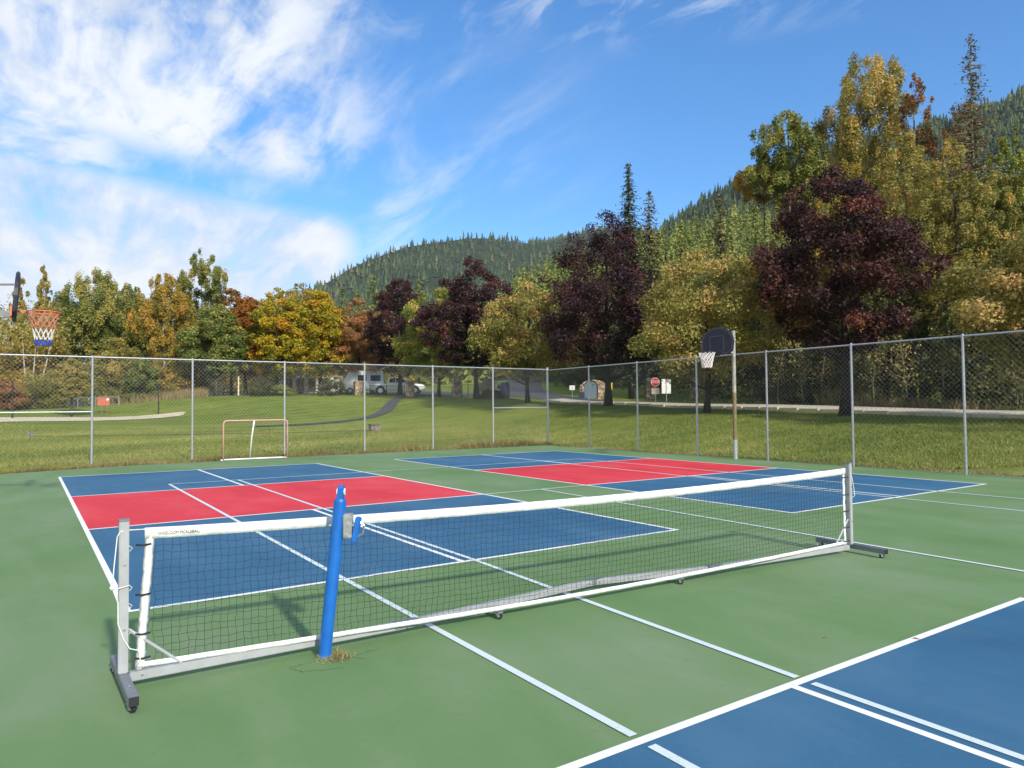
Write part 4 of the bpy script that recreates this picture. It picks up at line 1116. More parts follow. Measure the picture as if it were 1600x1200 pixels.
nl = 1100
fx = np.concatenate([r.normal(27.0, 3.6, nl), r.uniform(15, 27, 500)]); fy = np.concatenate([r.uniform(-4, 46, nl), r.uniform(-2, 30, 500)])
nl = len(fx)
leaf_soup('fallen_leaves', np.stack([fx, fy, terrain(fx, fy)+0.05], -1), unit(r.normal(size=(nl, 3))*0.35+[0, 0, 1]), r.uniform(0.05, 0.11, nl), r.uniform(0, 0.75, nl), L_rust, None, r)
tag(bpy.data.objects['fallen_leaves'], 'fallen leaves scattered on the lawn below the maples', 'leaves', kind='stuff')

_k = len(LITTER)
leaf_soup('leaf_litter', LITTER, unit(r.normal(size=(_k, 3))*0.12+[0, 0, 1]), r.uniform(0.015, 0.05, _k), r.uniform(0, 0.7, _k), L_rust, None, r)
tag(bpy.data.objects['leaf_litter'], 'small dry leaves and specks lying on the court', 'leaves', kind='stuff')

# dry uncut strip along the court edge under the fences
n = 30000
bx = r.uniform(-5, 15, n); ey = np.where(bx < -0.5, 17.95+(bx+0.5)*0.33, np.where(bx < 7.2, 17.95+(bx+0.5)*0.072, 18.5-(bx-7.2)*0.02))
by = ey+0.02+np.abs(r.normal(0, 0.28, n))
hh = r.uniform(0.05, 0.15, n)*(1+0.5*vnoise(bx*1.5, by, 5))
t1 = r.uniform(0, 16, 8000); bx2 = 14.78+np.abs(r.normal(0, 0.22, 8000)); by2 = r.uniform(-1, 18.5, 8000)
bx = np.concatenate([bx, bx2]); by = np.concatenate([by, by2]); hh = np.concatenate([hh, r.uniform(0.04, 0.12, 8000)])
# taller bleached tufts near the far corner
for (tx, ty, k) in [(11.2, 18.75, 420), (12.0, 18.8, 520), (12.9, 18.7, 600), (13.8, 18.7, 380), (9.0, 18.8, 260), (5.6, 18.7, 200)]:
    bx = np.concatenate([bx, tx+r.normal(0, 0.28, k)]); by = np.concatenate([by, ty+r.normal(0, 0.12, k)]); hh = np.concatenate([hh, r.uniform(0.1, 0.38, k)])
blades('dry_grass', bx, by, hh, L_dry, 'dry brown uncut grass fringing the court edge', 212, width=0.012, tone=0.32+0.35*vnoise(bx*0.8, by*0.8, 9), tone_sd=0.2)

# tall bleached grass at the foot of the right wood and on the left bank
n = 9000
bx = 39.2+np.abs(r.normal(0, 0.8, n)); by = r.uniform(-6, 24, n)
pk = vnoise(bx/1.1, by/1.3, 16)+0.25*np.sin(by*0.4) > 0.05
bx, by = bx[pk], by[pk]; n = len(bx)
hh = r.uniform(0.3, 1.35, n)*(0.6+0.5*np.clip(vnoise(bx/1.4, by/1.7, 15)+0.4, 0, 1.4))
n2 = 5000
q = np.array([spot(a, b) for a, b in zip(r.uniform(185, 325, n2), r.uniform(70, 76, n2))])
bx = np.concatenate([bx, q[:, 0]]); by = np.concatenate([by, q[:, 1]]); hh = np.concatenate([hh, r.uniform(0.3, 1.2, n2)])
blades('tall_grass', bx, by, hh, L_dry, 'tall bleached grass at the foot of the woods', 213, width=0.02, lean=0.22, tone_mu=0.45, tone_sd=0.25)

# slim saplings at the edge of the right wood
sap_lab = ['slim leaning sapling right of the hoop pole', 'slim forked sapling between hoop pole and plum maple trunk', 'thin upright sapling left of the plum maple trunk',
           'pale sapling right of the plum maple trunk', 'crooked sapling in the bleached grass', 'thin sapling left of the last fence post', 'slender sapling right of the last fence post', 'bent grey sapling at the right edge of the picture']
for i, (u, d, hgt_, ln) in enumerate([(1215, 48, 4.6, 0.9), (1255, 47, 5.2, -0.7), (1285, 46, 4.2, 0.4), (1365, 42, 4.4, 0.5), (1420, 41, 3.8, -0.9), (1475, 40, 4.6, 0.5), (1545, 39, 4.2, -0.6), (1590, 38, 3.6, 0.8)]):
    x, y = spot(u, d); z_ = terrain(x, y)
    ro = empty('sapling', (x, y, z_-0.03)); tag(ro, sap_lab[i], 'sapling')
    m1 = MB(); rr_ = random.Random(300+i)
    m1.tube([(0, 0, 0), (ln*0.2, 0.1, hgt_*0.35), (ln*0.6, 0.0, hgt_*0.7), (ln*1.1, -0.1, hgt_)], [0.05, 0.04, 0.028, 0.01], 6)
    for k in range(9):
        f = rr_.uniform(0.25, 0.95); bx0 = ln*f**1.4; a = rr_.uniform(0, 6.28); L = rr_.uniform(0.5, 1.3)
        m1.tube([(bx0, 0, hgt_*f), (bx0+L*0.6*math.cos(a), L*0.6*math.sin(a), hgt_*f+L*0.35), (bx0+L*math.cos(a), L*math.sin(a), hgt_*f+L*0.75)], [0.016, 0.011, 0.004], 4, caps=False)
    m1.build('trunk', M_twig, ro, smooth=True, fix=False)
    g = np.random.default_rng(320+i); k = 420
    f = g.uniform(0.35, 1.0, k)
    P = np.stack([ln*f**1.4+g.normal(0, 0.45, k), g.normal(0, 0.45, k), hgt_*f+g.normal(0, 0.3, k)], -1)
    leaf_soup('crown', P, unit(g.normal(size=(k, 3))+[0, 0, 0.5]), g.uniform(0.09, 0.17, k), g.uniform(0.4, 1, k), L_olive, ro, g)

# ------------------------------------------------------------------ chain link fences
def wire_panel(width, height, pitch, rw):
    """two sets of crossing wires filling width x height in the local xz plane, each wire a slim three sided prism"""
    V = []; F = []
    def wire(a, b, off):
        a = np.array([a[0], off, a[1]]); b = np.array([b[0], off, b[1]])
        t = (b-a)/np.linalg.norm(b-a); s = np.cross(t, [0, 1, 0]); k = len(V)
        for q in (a, b):
            for j in range(3):
                an = 2*math.pi*j/3+math.pi/2
                V.append(q+(s*math.cos(an)+np.array([0, 1, 0])*math.sin(an))*rw)
        for j in range(3):
            F.append((k+j, k+(j+1) % 3, k+3+(j+1) % 3, k+3+j))
    c = -height
    while c < width:
        xa, za = c, 0.0; xb, zb = c+height, height
        if xa < 0: za -= xa; xa = 0
        if xb > width: zb -= (xb-width); xb = width
        if xb-xa > 0.02:
            wire((xa, za), (xb, zb), 0.002)
            wire((width-xa, za), (width-xb, zb), -0.002)
        c += pitch
    return fast_mesh('wire_mesh', np.array(V), np.array(F))

def fence_run(name, label, posts, height, parent_loc, corner=(), mid=(), extra_end=None, pitch=0.115, rw=0.0022, pr=0.030):
    root = empty(name, (posts[0][0], posts[0][1], 0)); tag(root, label, 'fence')
    ox, oy = posts[0]
    for i, (x, y) in enumerate(posts):
        rad_ = pr*1.5 if i in corner else pr
        z0 = min(0.0, terrain(x, y))-0.1
        zt_ = height+(0.03 if i in corner else 0.0)
        p_ = MB().tube([(x-ox, y-oy, z0), (x-ox, y-oy, zt_)], rad_, 12).build('post', M_galv, root, smooth=False)
        MB().ball((x-ox, y-oy, zt_), rad_*1.08, 10, 6, (1, 1, 0.6)).build('post_cap', M_galv, p_, smooth=True)
        if i not in corner:
            MB().tube([(x-ox, y-oy, 0.02), (x-ox, y-oy, 0.42)], rad_*1.12, 12).build('post_sleeve', M_galv, p_)
    for i in range(len(posts)-1):
        a = Vector((posts[i][0]-ox, posts[i][1]-oy, 0)); b = Vector((posts[i+1][0]-ox, posts[i+1][1]-oy, 0))
        L = (b-a).length
        MB().tube([a+Vector((0, 0, height-0.03)), b+Vector((0, 0, height-0.03))], 0.021, 8).build('top_rail', M_galv, root)
        if i in mid:
            MB().tube([a+Vector((0, 0, 1.5)), b+Vector((0, 0, 1.5))], 0.020, 8).build('mid_rail', M_galv, root)
        o = link_mesh('wire_mesh', wire_panel(L, height-0.07, pitch, rw), M_wire, root)
        o['kind'] = 'stuff'
        o.location = (a.x, a.y, 0.03); o.rotation_euler = (0, 0, math.atan2(b.y-a.y, b.x-a.x))
    return root
back_posts = [(-3.62, 18.95), (-0.93, 18.95), (1.70, 18.95), (4.48, 18.95), (7.24, 18.95), (9.90, 18.95), (12.53, 18.95), (15.17, 18.93)]
fence_run('chain_link_fence', 'tall galvanised chain link fence across the back of the court', back_posts, 3.08, None, corner=(0, 7), mid=(0, 6))
side_posts = [(15.17, 18.93), (15.02, 16.15), (14.86, 13.42), (14.72, 10.67), (14.58, 8.03), (14.50, 5.50), (14.42, 2.90), (14.34, 0.25), (14.26, -2.4)]
side = fence_run('chain_link_fence', 'tall galvanised chain link fence along the right side of the court', side_posts[0:], 3.05, None, corner=())
# the two runs share the corner post: drop the duplicate
for ch in list(side.children):
    if ch.name.startswith('post') and abs(ch.data.vertices[0].co.x) < 0.06 and abs(ch.data.vertices[0].co.y) < 0.06:
        for g in list(ch.children): bpy.data.objects.remove(g)
        bpy.data.objects.remove(ch)

# low wire fence far left
lp = [spot(u, 68) for u in (-30, 18, 80, 122, 150, 186)]
lf = empty('low_fence', (lp[0][0], lp[0][1], 0)); tag(lf, 'low wire fence with thin posts behind the sand court', 'fence')
for (x, y) in lp:
    z_ = terrain(x, y); MB().tube([(x-lp[0][0], y-lp[0][1], z_-.1), (x-lp[0][0], y-lp[0][1], z_+0.95)], 0.035, 6).build('post', M_galv, lf)
for (a, b) in zip(lp[:-1], lp[1:]):
    A = Vector((a[0]-lp[0][0], a[1]-lp[0][1], terrain(*a)+0.93)); B = Vector((b[0]-lp[0][0], b[1]-lp[0][1], terrain(*b)+0.93))
    MB().tube([A, B], 0.025, 6).build('top_rail', M_galv, lf)
    m1 = MB(); k = int((B-A).length/0.16)
    for i in range(k):
        q = A.lerp(B, i/k); m1.tube([q, q+Vector((0.3, 0, -0.88))], 0.006, 3, caps=False); m1.tube([q, q+Vector((-0.3, 0, -0.88))], 0.006, 3, caps=False)
    o = m1.build('wire_mesh', M_wire, lf, fix=False); o['kind'] = 'stuff'

# ------------------------------------------------------------------ basketball hoops
def hoop_net(root, cx, cy, cz, mats, r0=0.225, r1=0.125, L=0.46, n=12, tw=0.006, cut=(0.0, 0.55, 0.78, 1.0)):
    """knotted cords: zigzag rings between rows of knots, in coloured bands"""
    rows = 6
    def pt(i, j):
        f = i/rows; rr = r0+(r1-r0)*(f**0.7)
        a = 2*math.pi*((j+0.5*(i % 2))/n)
        return (cx+rr*math.cos(a), cy+rr*math.sin(a), cz-L*f)
    bands = {}
    for i in range(rows):
        f = (i+0.5)/rows
        b = 0 if f < cut[1] else 1 if f < cut[2] else 2
        mb = bands.setdefault(b, MB())
        for j in range(n):
            a = pt(i, j)
            if i % 2 == 0: qs = (pt(i+1, j), pt(i+1, (j-1) % n))
            else: qs = (pt(i+1, j), pt(i+1, (j+1) % n))
            for q in qs: mb.tube([a, q], tw*(1.6 if b == 2 and len(set(mats)) > 1 else 1.0), 5, caps=False)
    done = {}
    for b, mb in bands.items():
        mm = mats[b]
        if mm.name in done: done[mm.name].v; 
        o = mb.build('net', mm, root, fix=False)
    return
def rim(root, cx, cy, cz, m_, sgn):
    m1 = MB(); pts = [(cx+0.229*math.cos(2*math.pi*k/28), cy+0.229*math.sin(2*math.pi*k/28), cz) for k in range(29)]
    m1.tube(pts, 0.010, 8, caps=False)
    m1.bar((cx+sgn*0.22, cy-0.07, cz), (cx+sgn*0.42, cy-0.07, cz-0.01), 0.018, 0.018); m1.bar((cx+sgn*0.22, cy+0.07, cz), (cx+sgn*0.42, cy+0.07, cz-0.01), 0.018, 0.018)
    m1.box(min(cx+sgn*0.40, cx+sgn*0.425), max(cx+sgn*0.40, cx+sgn*0.425), cy-0.11, cy+0.11, cz-0.09, cz+0.06)
    return m1.build('rim', m_, root, smooth=False)
def fan_outline(wd, hg):
    pts = [(-wd*0.36, 0), (wd*0.36, 0), (wd*0.47, hg*0.12), (wd*0.5, hg*0.42)]
    for k in range(1, 12):
        a = math.pi*k/12; pts.append((wd*0.5*math.cos(a), hg*0.42+hg*0.58*math.sin(a)))
    pts += [(-wd*0.5, hg*0.42), (-wd*0.47, hg*0.12)]
    return pts
# right hoop
hr = empty('basketball_hoop', (14.36, 9.0, 0)); tag(hr, 'basketball hoop with black fan backboard and white net on the right fence', 'basketball hoop')
MB().tube([(0.05, 0, -0.1), (0.05, 0, 0.55)], 0.068, 14).build('pole_sleeve', M_galv, hr)
MB().tube([(0.05, 0, 0.55), (0.05, 0, 1.9)], 0.056, 14).build('pole', M_poleolive, hr)['label'] = 'rusty olive lower length of the pole'
pp = MB().tube([(0.05, 0, 1.9), (0.05, 0, 3.66)], 0.056, 14).build('pole', M_pole, hr)
MB().tube([(0.05, 0, 3.66), (0.05, 0, 3.69)], 0.064, 14).build('pole_cap', M_galv, pp)
MB().bar((0.05, 0.06, 3.42), (-0.62, 0.10, 3.42), 0.05, 0.06).bar((0.05, -0.06, 3.42), (-0.62, -0.12, 3.42), 0.05, 0.06).bar((0.05, 0, 3.05), (-0.62, 0, 3.18), 0.05, 0.05).build('arm', M_pole, hr)
bbm = MB().plate(fan_outline(1.16, 0.78), 0.045, 'x'); bbo = bbm.build('backboard', M_navy, hr, bevel=0.012); bbo.location = (-0.67, 0, 2.98)
M_boardline = mat('faded_board_line', (0.055, 0.058, 0.085), 0.5)
fr = MB(); 
for (a, b) in (((-0.24, 0.10), (0.24, 0.10)), ((0.24, 0.10), (0.24, 0.52)), ((0.24, 0.52), (-0.24, 0.52)), ((-0.24, 0.52), (-0.24, 0.10))):
    fr.bar((-0.004, a[0], a[1]), (-0.004, b[0], b[1]), 0.028, 0.006, (1, 0, 0))
fr.build('target_square', M_boardline, bbo)
_fo = fan_outline(1.08, 0.71); rimline = MB()
for i in range(len(_fo)):
    a = _fo[i]; b = _fo[(i+1) % len(_fo)]; rimline.bar((-0.003, a[0], a[1]+0.03), (-0.003, b[0], b[1]+0.03), 0.03, 0.008, (1, 0, 0))
rimline.build('border_rib', M_boardline, bbo)
rim(hr, -1.10, 0, 3.03, M_blackpost, 1)
hoop_net(hr, -1.10, 0, 3.02, [M_rope, M_rope, M_rope], L=0.42, tw=0.011)
# left hoop
hl = empty('basketball_hoop', (-3.75, 8.7, 0)); tag(hl, 'basketball hoop with red, white and blue net at the left edge', 'basketball hoop')
MB().tube([(0, 0, -0.1), (0, 0, 3.6)], 0.06, 14).build('pole', M_pole, hl)
MB().bar((0, 0, 3.30), (1.06, 0, 3.0), 0.06, 0.08).build('arm', M_aludark, hl)
MB().tube([(0, 0.10, 3.40), (1.10, 0.20, 3.50)], 0.014, 8).build('strut', M_aludark, hl)
MB().tube([(0, -0.10, 3.34), (1.10, -0.20, 3.44)], 0.014, 8).build('strut', M_aludark, hl)
bbo = MB().plate(fan_outline(1.12, 0.74), 0.05, 'x').build('backboard', M_navy, hl, bevel=0.014); bbo.location = (1.08, 0, 2.93); bbo.rotation_euler = (0, R_(4), 0)
rim(hl, 1.48, 0, 3.07, M_rim, -1)
hoop_net(hl, 1.48, 0, 3.06, [M_netred, M_rope, M_netblue], L=0.50, r1=0.095, tw=0.0048, cut=(0, 0.5, 0.8, 1))

# ------------------------------------------------------------------ street hockey goal
gr = empty('hockey_goal', (2.36, 17.86, 0)); tag(gr, 'bare faded red street hockey goal frame against the back fence', 'goal')
gl = empty  # placement only
W_ = 1.86; H_ = 1.20
fp = MB()
pts = [(0, 0, 0.02)] + [(0, 0, H_-0.1)] + [(0.1*(1-math.cos(a)), 0, H_-0.1+0.1*math.sin(a)) for a in (0.4, 0.8, 1.2, 1.57)] + [(W_-0.1, -0.08, H_)] + [(W_-0.1*(1-math.sin(a)), -0.08, H_-0.1+0.1*math.cos(a)) for a in (0.4, 0.8, 1.2, 1.57)] + [(W_, -0.08, 0.02)]
MB().tube(pts, 0.021, 10).build('front_frame', M_goalred, gr, smooth=True)
MB().tube([(0, 0, 0.03), (-0.05, 0.10, 0.03), (0.04, 0.24, 0.03), (0.3, 0.27, 0.03), (W_-0.4, 0.24, 0.03), (W_-0.1, 0.22, 0.03), (W_, 0.1, 0.03), (W_, -0.08, 0.03)], 0.024, 10).build('base_frame', M_white, gr, smooth=True)
MB().tube([(W_*0.47, -0.04, H_), (W_*0.455, 0.14, 0.7), (W_*0.44, 0.25, 0.04)], 0.022, 10).build('back_support', M_white, gr, smooth=True)

# ------------------------------------------------------------------ blue net post
bp = empty('net_post', (-0.92, -0.03, 0)); tag(bp, 'leaning blue steel net post with winch standing in front of the net', 'net post')
lean_v = Vector((0.085, -0.055, 1.0)).normalized()
def bpv(h, dx=0, dy=0): return Vector((dx, dy, 0)) + lean_v*h
MB().tube([bpv(-0.1), bpv(0.985), bpv(1.0)], [0.039, 0.039, 0.034], 24).build('post_tube', M_bluepost, bp, smooth=False)
side_v = Vector((0.83, -0.56, 0))
cp = MB()
cp.bar(bpv(0.985), bpv(1.062), 0.038, 0.05, (0.56, 0.83, 0))
cp.tube([bpv(1.062)-side_v*0.019, bpv(1.062)+side_v*0.019], 0.024, 18)
cp.build('pulley_housing', M_bluepost, bp, bevel=0.004)
for sg in (-1, 1):
    MB().tube([bpv(1.044)+side_v*(0.020*sg), bpv(1.044)+side_v*(0.025*sg)], 0.022, 16).build('pulley', M_rope, bp)
MB().tube([bpv(1.044)-side_v*0.029, bpv(1.044)+side_v*0.029], 0.006, 10).build('pulley_pin', M_steel, bp)
wb = bpv(0.83)+side_v*0.066
wn = MB(); wn.bar(wb+Vector((0, 0, -0.075)), wb+Vector((0, 0, 0.075)), 0.055, 0.07, (0.56, 0.83, 0))
wino = wn.build('winch_box', M_dryrust, bp, bevel=0.006)
MB().bar(wb+side_v*0.042+Vector((-0.01, -0.012, -0.10)), wb+side_v*0.062+Vector((0.0, -0.012, 0.055)), 0.034, 0.05, (0.56, 0.83, 0)).build('winch_crank', M_bluepost, bp, bevel=0.005)
MB().tube([wb+side_v*0.03, wb+side_v*0.07], 0.017, 12).build('crank_shaft', M_steel, wino)
MB().tube([wb+side_v*0.075+Vector((0, 0, 0.02)), wb+side_v*0.10+Vector((0, 0, 0.0)), wb+side_v*0.09+Vector((0, 0, -0.05)), wb+side_v*0.06+Vector((0, 0, -0.07))], 0.007, 6).build('cable', M_steel, bp)
MB().tube([bpv(0.83)-side_v*0.054, bpv(0.83)-side_v*0.036], 0.010, 10).build('bolt', M_steel, bp)
MB().tube([bpv(0.002), bpv(0.022)], 0.050, 20).build('ground_sleeve', M_steel, bp)
r = np.random.default_rng(400); k = 260
tf = np.stack([-0.86+r.normal(0, 0.05, k), -0.07+r.normal(0, 0.04, k)], -1)
n = k; a = r.uniform(0, 6.28, n); H__ = r.uniform(0.015, 0.06, n)
B = np.stack([tf[:, 0], tf[:, 1], np.full(n, 0.002)], -1); T_ = B+np.stack([r.normal(0, 0.03, n), r.normal(0, 0.03, n), H__], -1)
wv = np.stack([np.cos(a), np.sin(a), np.zeros(n)], -1)*0.0022
me = fast_mesh('dry_tuft', np.stack([B-wv, B+wv, T_], 1).reshape(-1, 3), None, np.arange(3*n).reshape(n, 3), r.uniform(0.3, 1, n))
tag(link_mesh('dry_tuft', me, L_dry), 'dry straw-like tuft at the foot of the blue net post', 'grass', kind='stuff')
# hairline cracks round the footing
M_crack = mat('crack_filler', (0.06, 0.10, 0.045), 0.9)
def crack(pts):
    V = []; F = []
    for i, (x, y) in enumerate(pts):
        wd = 0.0018*(1 if 0 < i < len(pts)-1 else 0.3)
        V += [(x-wd*0.6, y-wd, 0.002), (x+wd*0.6, y+wd, 0.002)]
    for i in range(len(pts)-1): F.append((2*i, 2*i+1, 2*i+3, 2*i+2))
    me = bpy.data.meshes.new('crack'); me.from_pydata(V, [], F); link_mesh('crack', me, M_crack, court)
rc_ = random.Random(5)
def crk(a, b, n=14, amp=0.012): crack([(a[0]+(b[0]-a[0])*i/n+rc_.uniform(-amp, amp), a[1]+(b[1]-a[1])*i/n+rc_.uniform(-amp, amp)) for i in range(n+1)])
crk((-1.16, -0.07), (-1.10, -0.19)); crk((-1.10, -0.19), (-0.88, -0.25)); crk((-0.83, -0.06), (-0.70, -0.20)); crk((-0.78, -0.10), (-0.55, -0.06)); crk((-1.0, -0.05), (-1.16, -0.07))

# ------------------------------------------------------------------ portable net
pn = empty('portable_net', (0, 0, 0)); tag(pn, 'portable pickleball net on a wheeled grey frame in the foreground', 'net')
PLx, PLy = -2.02, 0.13
PRx, PRy = 4.66, -0.20
def ny_(x): return PLy+(PRy-PLy)*(x-PLx)/(PRx-PLx)
def leg(xa, ya, xb, yb, z=0.072, sleeve=0.05):
    return MB().bar((xa, ya, z), (xb, yb, z), 0.052, 0.05).build('base_leg', M_aludark, pn, bevel=0.004)
def caster(x, y, ang, zt=0.047):
    o = MB().tube([(-0.011, 0, 0.024), (0.011, 0, 0.024)], 0.024, 18).build('caster', M_rubber, pn, smooth=False, bevel=0.002)
    o.location = (x, y, 0); o.rotation_euler = (0, 0, ang)
    MB().tube([(-0.0125, 0, 0.024), (0.0125, 0, 0.024)], 0.010, 12).build('hub', M_steel, o)
    f = MB()
    for s in (-1, 1): f.bar((s*0.0165, 0, 0.018), (s*0.0165, 0.008, zt), 0.003, 0.02, (0, 1, 0))
    f.box(-0.020, 0.020, -0.012, 0.028, zt-0.003, zt+0.002)
    f.build('fork', M_steel, o)
for (xa, ya, xb, yb, a1, a2) in ((PLx+0.01, -0.28, PLx-0.005, 0.50, 0.4, 1.1), (PRx+0.04, -0.56, PRx+0.10, 0.24, 0.9, 0.2)):
    lg = leg(xa, ya, xb, yb)
    tdir = Vector((xb-xa, yb-ya, 0)).normalized()
    e = MB(); q = Vector((xa, ya, 0.072)); e.bar(q-tdir*0.004, q+tdir*0.003, 0.048, 0.046); e.build('end_cap', M_rubber, lg)
    caster(xa+tdir.x*0.05, ya+tdir.y*0.05, a1); caster(xb-tdir.x*0.05, yb-tdir.y*0.05, a2)
    for f in (0.2, 0.8):
        c = Vector((xa, ya, 0.098)).lerp(Vector((xb, yb, 0.098)), f); MB().tube([c, c+Vector((0, 0, 0.005))], 0.007, 8).build('bolt', M_steel, lg)
# uprights
def upright(x, y, ty):
    o = MB().bar((x, y, 0.098), (x, y, 0.945), 0.050, 0.05, (0, 1, 0)).build('post', M_alu, pn, bevel=0.005)
    MB().box(x-0.0265, x+0.0265, y-0.0265, y+0.0265, 0.943, 0.951).build('post_cap', M_aludark, o)
    for hz_ in (0.34, 0.70): MB().tube([(x+0.004, y-0.029, hz_), (x+0.004, y-0.024, hz_)], 0.008, 10).build('bolt', M_steel, o)
    return o
upright(PLx, PLy, 0); upright(PRx, PRy, 0)
# base beam in hinged lengths, pushed out of line in the middle
bar_pts = [(PLx+0.028, PLy-0.004), (-0.30, 0.095), (1.52, 0.24), (2.75, -0.02), (PRx-0.028, PRy+0.003)]
for a, b in zip(bar_pts[:-1], bar_pts[1:]):
    d = Vector((b[0]-a[0], b[1]-a[1], 0)).normalized()*0.004
    o = MB().bar((a[0]+d.x, a[1]+d.y, 0.072), (b[0]-d.x, b[1]-d.y, 0.072), 0.046, 0.05).build('base_beam', M_alu, pn, bevel=0.004)
    for f in (0.04, 0.96):
        c = Vector((a[0], a[1], 0.076)).lerp(Vector((b[0], b[1], 0.076)), f); nrm = Vector((d.y, -d.x, 0)).normalized()
        MB().tube([c+nrm*0.022, c+nrm*0.029], 0.007, 8).build('bolt', M_steel, o)
for (bx_, by_) in bar_pts[1:-1]:
    MB().bar((bx_-0.09, by_+0.002, 0.0775), (bx_+0.09, by_-0.002, 0.0775), 0.053, 0.048).build('hinge_sleeve', M_aludark, pn, bevel=0.003)
for (cx_, cy_) in ((0.42, 0.02), (2.27, -0.05)):
    MB().bar((cx_, cy_-0.02, 0.052), (cx_+0.01, cy_+0.26, 0.052), 0.04, 0.012).build('caster_plate', M_aludark, pn)
    caster(cx_, cy_, 0.7)
# diagonal braces
MB().tube([(PLx+0.03, PLy, 0.33), (PLx+0.30, ny_(PLx+0.30), 0.098)], 0.010, 8).build('brace', M_alu, pn)
MB().tube([(PRx-0.03, PRy, 0.36), (PRx-0.26, ny_(PRx-0.26), 0.098)], 0.010, 8).build('brace', M_alu, pn)
# net cloth: tapes follow a gentle sag
XL, XR = -1.915, 4.60
def ztop(x): return 0.893-0.055*math.sin(math.pi*(x-XL)/(XR-XL))**0.9 if XL < x < XR else 0.893
def zbot(x):
    f = (x-XL)/(XR-XL); return 0.105-0.045*math.sin(math.pi*min(max(f, 0), 1))
def tape(name, x0, x1, zfun, hgt_, off, n=80, wob=0.002, parent=pn):
    V = []; F = []
    rr2 = random.Random(len(name)); 
    for i in range(n+1):
        x = x0+(x1-x0)*i/n; y = ny_(x); w_ = wob*math.sin(i*1.7)+rr2.uniform(-wob, wob)*0.5
        z = zfun(x)
        for (dy, dz) in ((-0.006+w_, 0), (-0.008-w_, -hgt_*0.5), (-0.006+w_, -hgt_), (0.006+w_, -hgt_), (0.008-w_, -hgt_*0.5), (0.006+w_, 0)):
            V.append((x, y+dy+off, z+dz))
    for i in range(n):
        for k in range(6):
            F.append((i*6+k, i*6+(k+1) % 6, (i+1)*6+(k+1) % 6, (i+1)*6+k))
    F.append((0, 1, 2, 3, 4, 5)); F.append(tuple(n*6+k for k in (5, 4, 3, 2, 1, 0)))
    b_ = MB(); b_.add(V, F); return b_.build(name, M_vinyl, parent, smooth=True)
tt_ = tape('top_tape', XL, XR, ztop, 0.062, 0.0)
tape('bottom_tape', XL-0.03, XR, lambda x: zbot(x)+0.034, 0.030, 0.0)
def sleeve(x, lean_, wd):
    V = []; F = []; n = 22; rr2 = random.Random(int(x*100))
    for i in range(n+1):
        f = i/n; z = 0.10+(ztop(x)-0.062-0.10+0.03)*f; xx = x+lean_*(1-f)+0.0010*math.sin(i*0.9)
        y = ny_(xx)+0.003*math.sin(i*2.1)
        h2 = wd/2*(1+rr2.uniform(-0.02, 0.02))
        for (dx, dy) in ((-h2, 0), (0, -0.009+rr2.uniform(-.002, .002)), (h2, 0), (0, 0.009)): V.append((xx+dx, y+dy, z))
    for i in range(n):
        for k in range(4): F.append((i*4+k, i*4+(k+1) % 4, (i+1)*4+(k+1) % 4, (i+1)*4+k))
    F.append((3, 2, 1, 0)); F.append(tuple(n*4+k for k in range(4)))
    b_ = MB(); b_.add(V, F); return b_.build('side_sleeve', M_vinyl, pn, smooth=True)
sleeve(XL+0.030, -0.050, 0.054); sleeve(XR-0.028, 0.004, 0.045)
# cord mesh
V = []; F = []
def cordpath(pts, rw):
    k = len(V); m_ = len(pts)
    for i, q in enumerate(pts):
        a = np.array(pts[max(i-1, 0)]); b = np.array(pts[min(i+1, m_-1)]); t = (b-a)/np.linalg.norm(b-a)
        s = np.cross(t, [0, 1, 0]); s /= np.linalg.norm(s)
        for j in range(3):
            an = 2*math.pi*j/3; V.append(np.array(q)+(s*math.cos(an)+np.cross(t, s)*math.sin(an))*rw)
    for i in range(m_-1):
        for j in range(3): F.append((k+i*3+j, k+i*3+(j+1) % 3, k+i*3+3+(j+1) % 3, k+i*3+3+j))
cell = 0.0445
nxs = int((XR-XL-0.1)/cell); nzs = 16
rn = np.random.default_rng(77)
node = np.zeros((nxs+1, nzs+1, 3))
jit = rn.normal(0, 0.0036, (nxs+1, nzs+1, 2))
for i in range(nxs+1):
    x = XL+0.05+(XR-XL-0.10)*i/nxs
    for j in range(nzs+1):
        f = j/nzs; zb_ = zbot(x)+0.036; zt_ = ztop(x)-0.060
        slump = 0.010*math.sin(i*0.37)*math.sin(math.pi*f)+0.006*math.sin(i*0.11+j)
        node[i, j] = (x+jit[i, j, 0]+slump*0.6, ny_(x)+0.004*math.sin(i*0.2+j*0.4), zb_+(zt_-zb_)*(f**1.02)+jit[i, j, 1]*(0 < j < nzs))
for i in range(nxs+1): cordpath([node[i, j] for j in range(nzs+1)], 0.00125)
for j in range(1, nzs): cordpath([node[i, j] for i in range(nxs+1)], 0.00125)
o = link_mesh('netting', fast_mesh('netting', np.array(V), np.array(F)), M_cord, pn); o['kind'] = 'stuff'
o['label'] = 'fine black square netting'
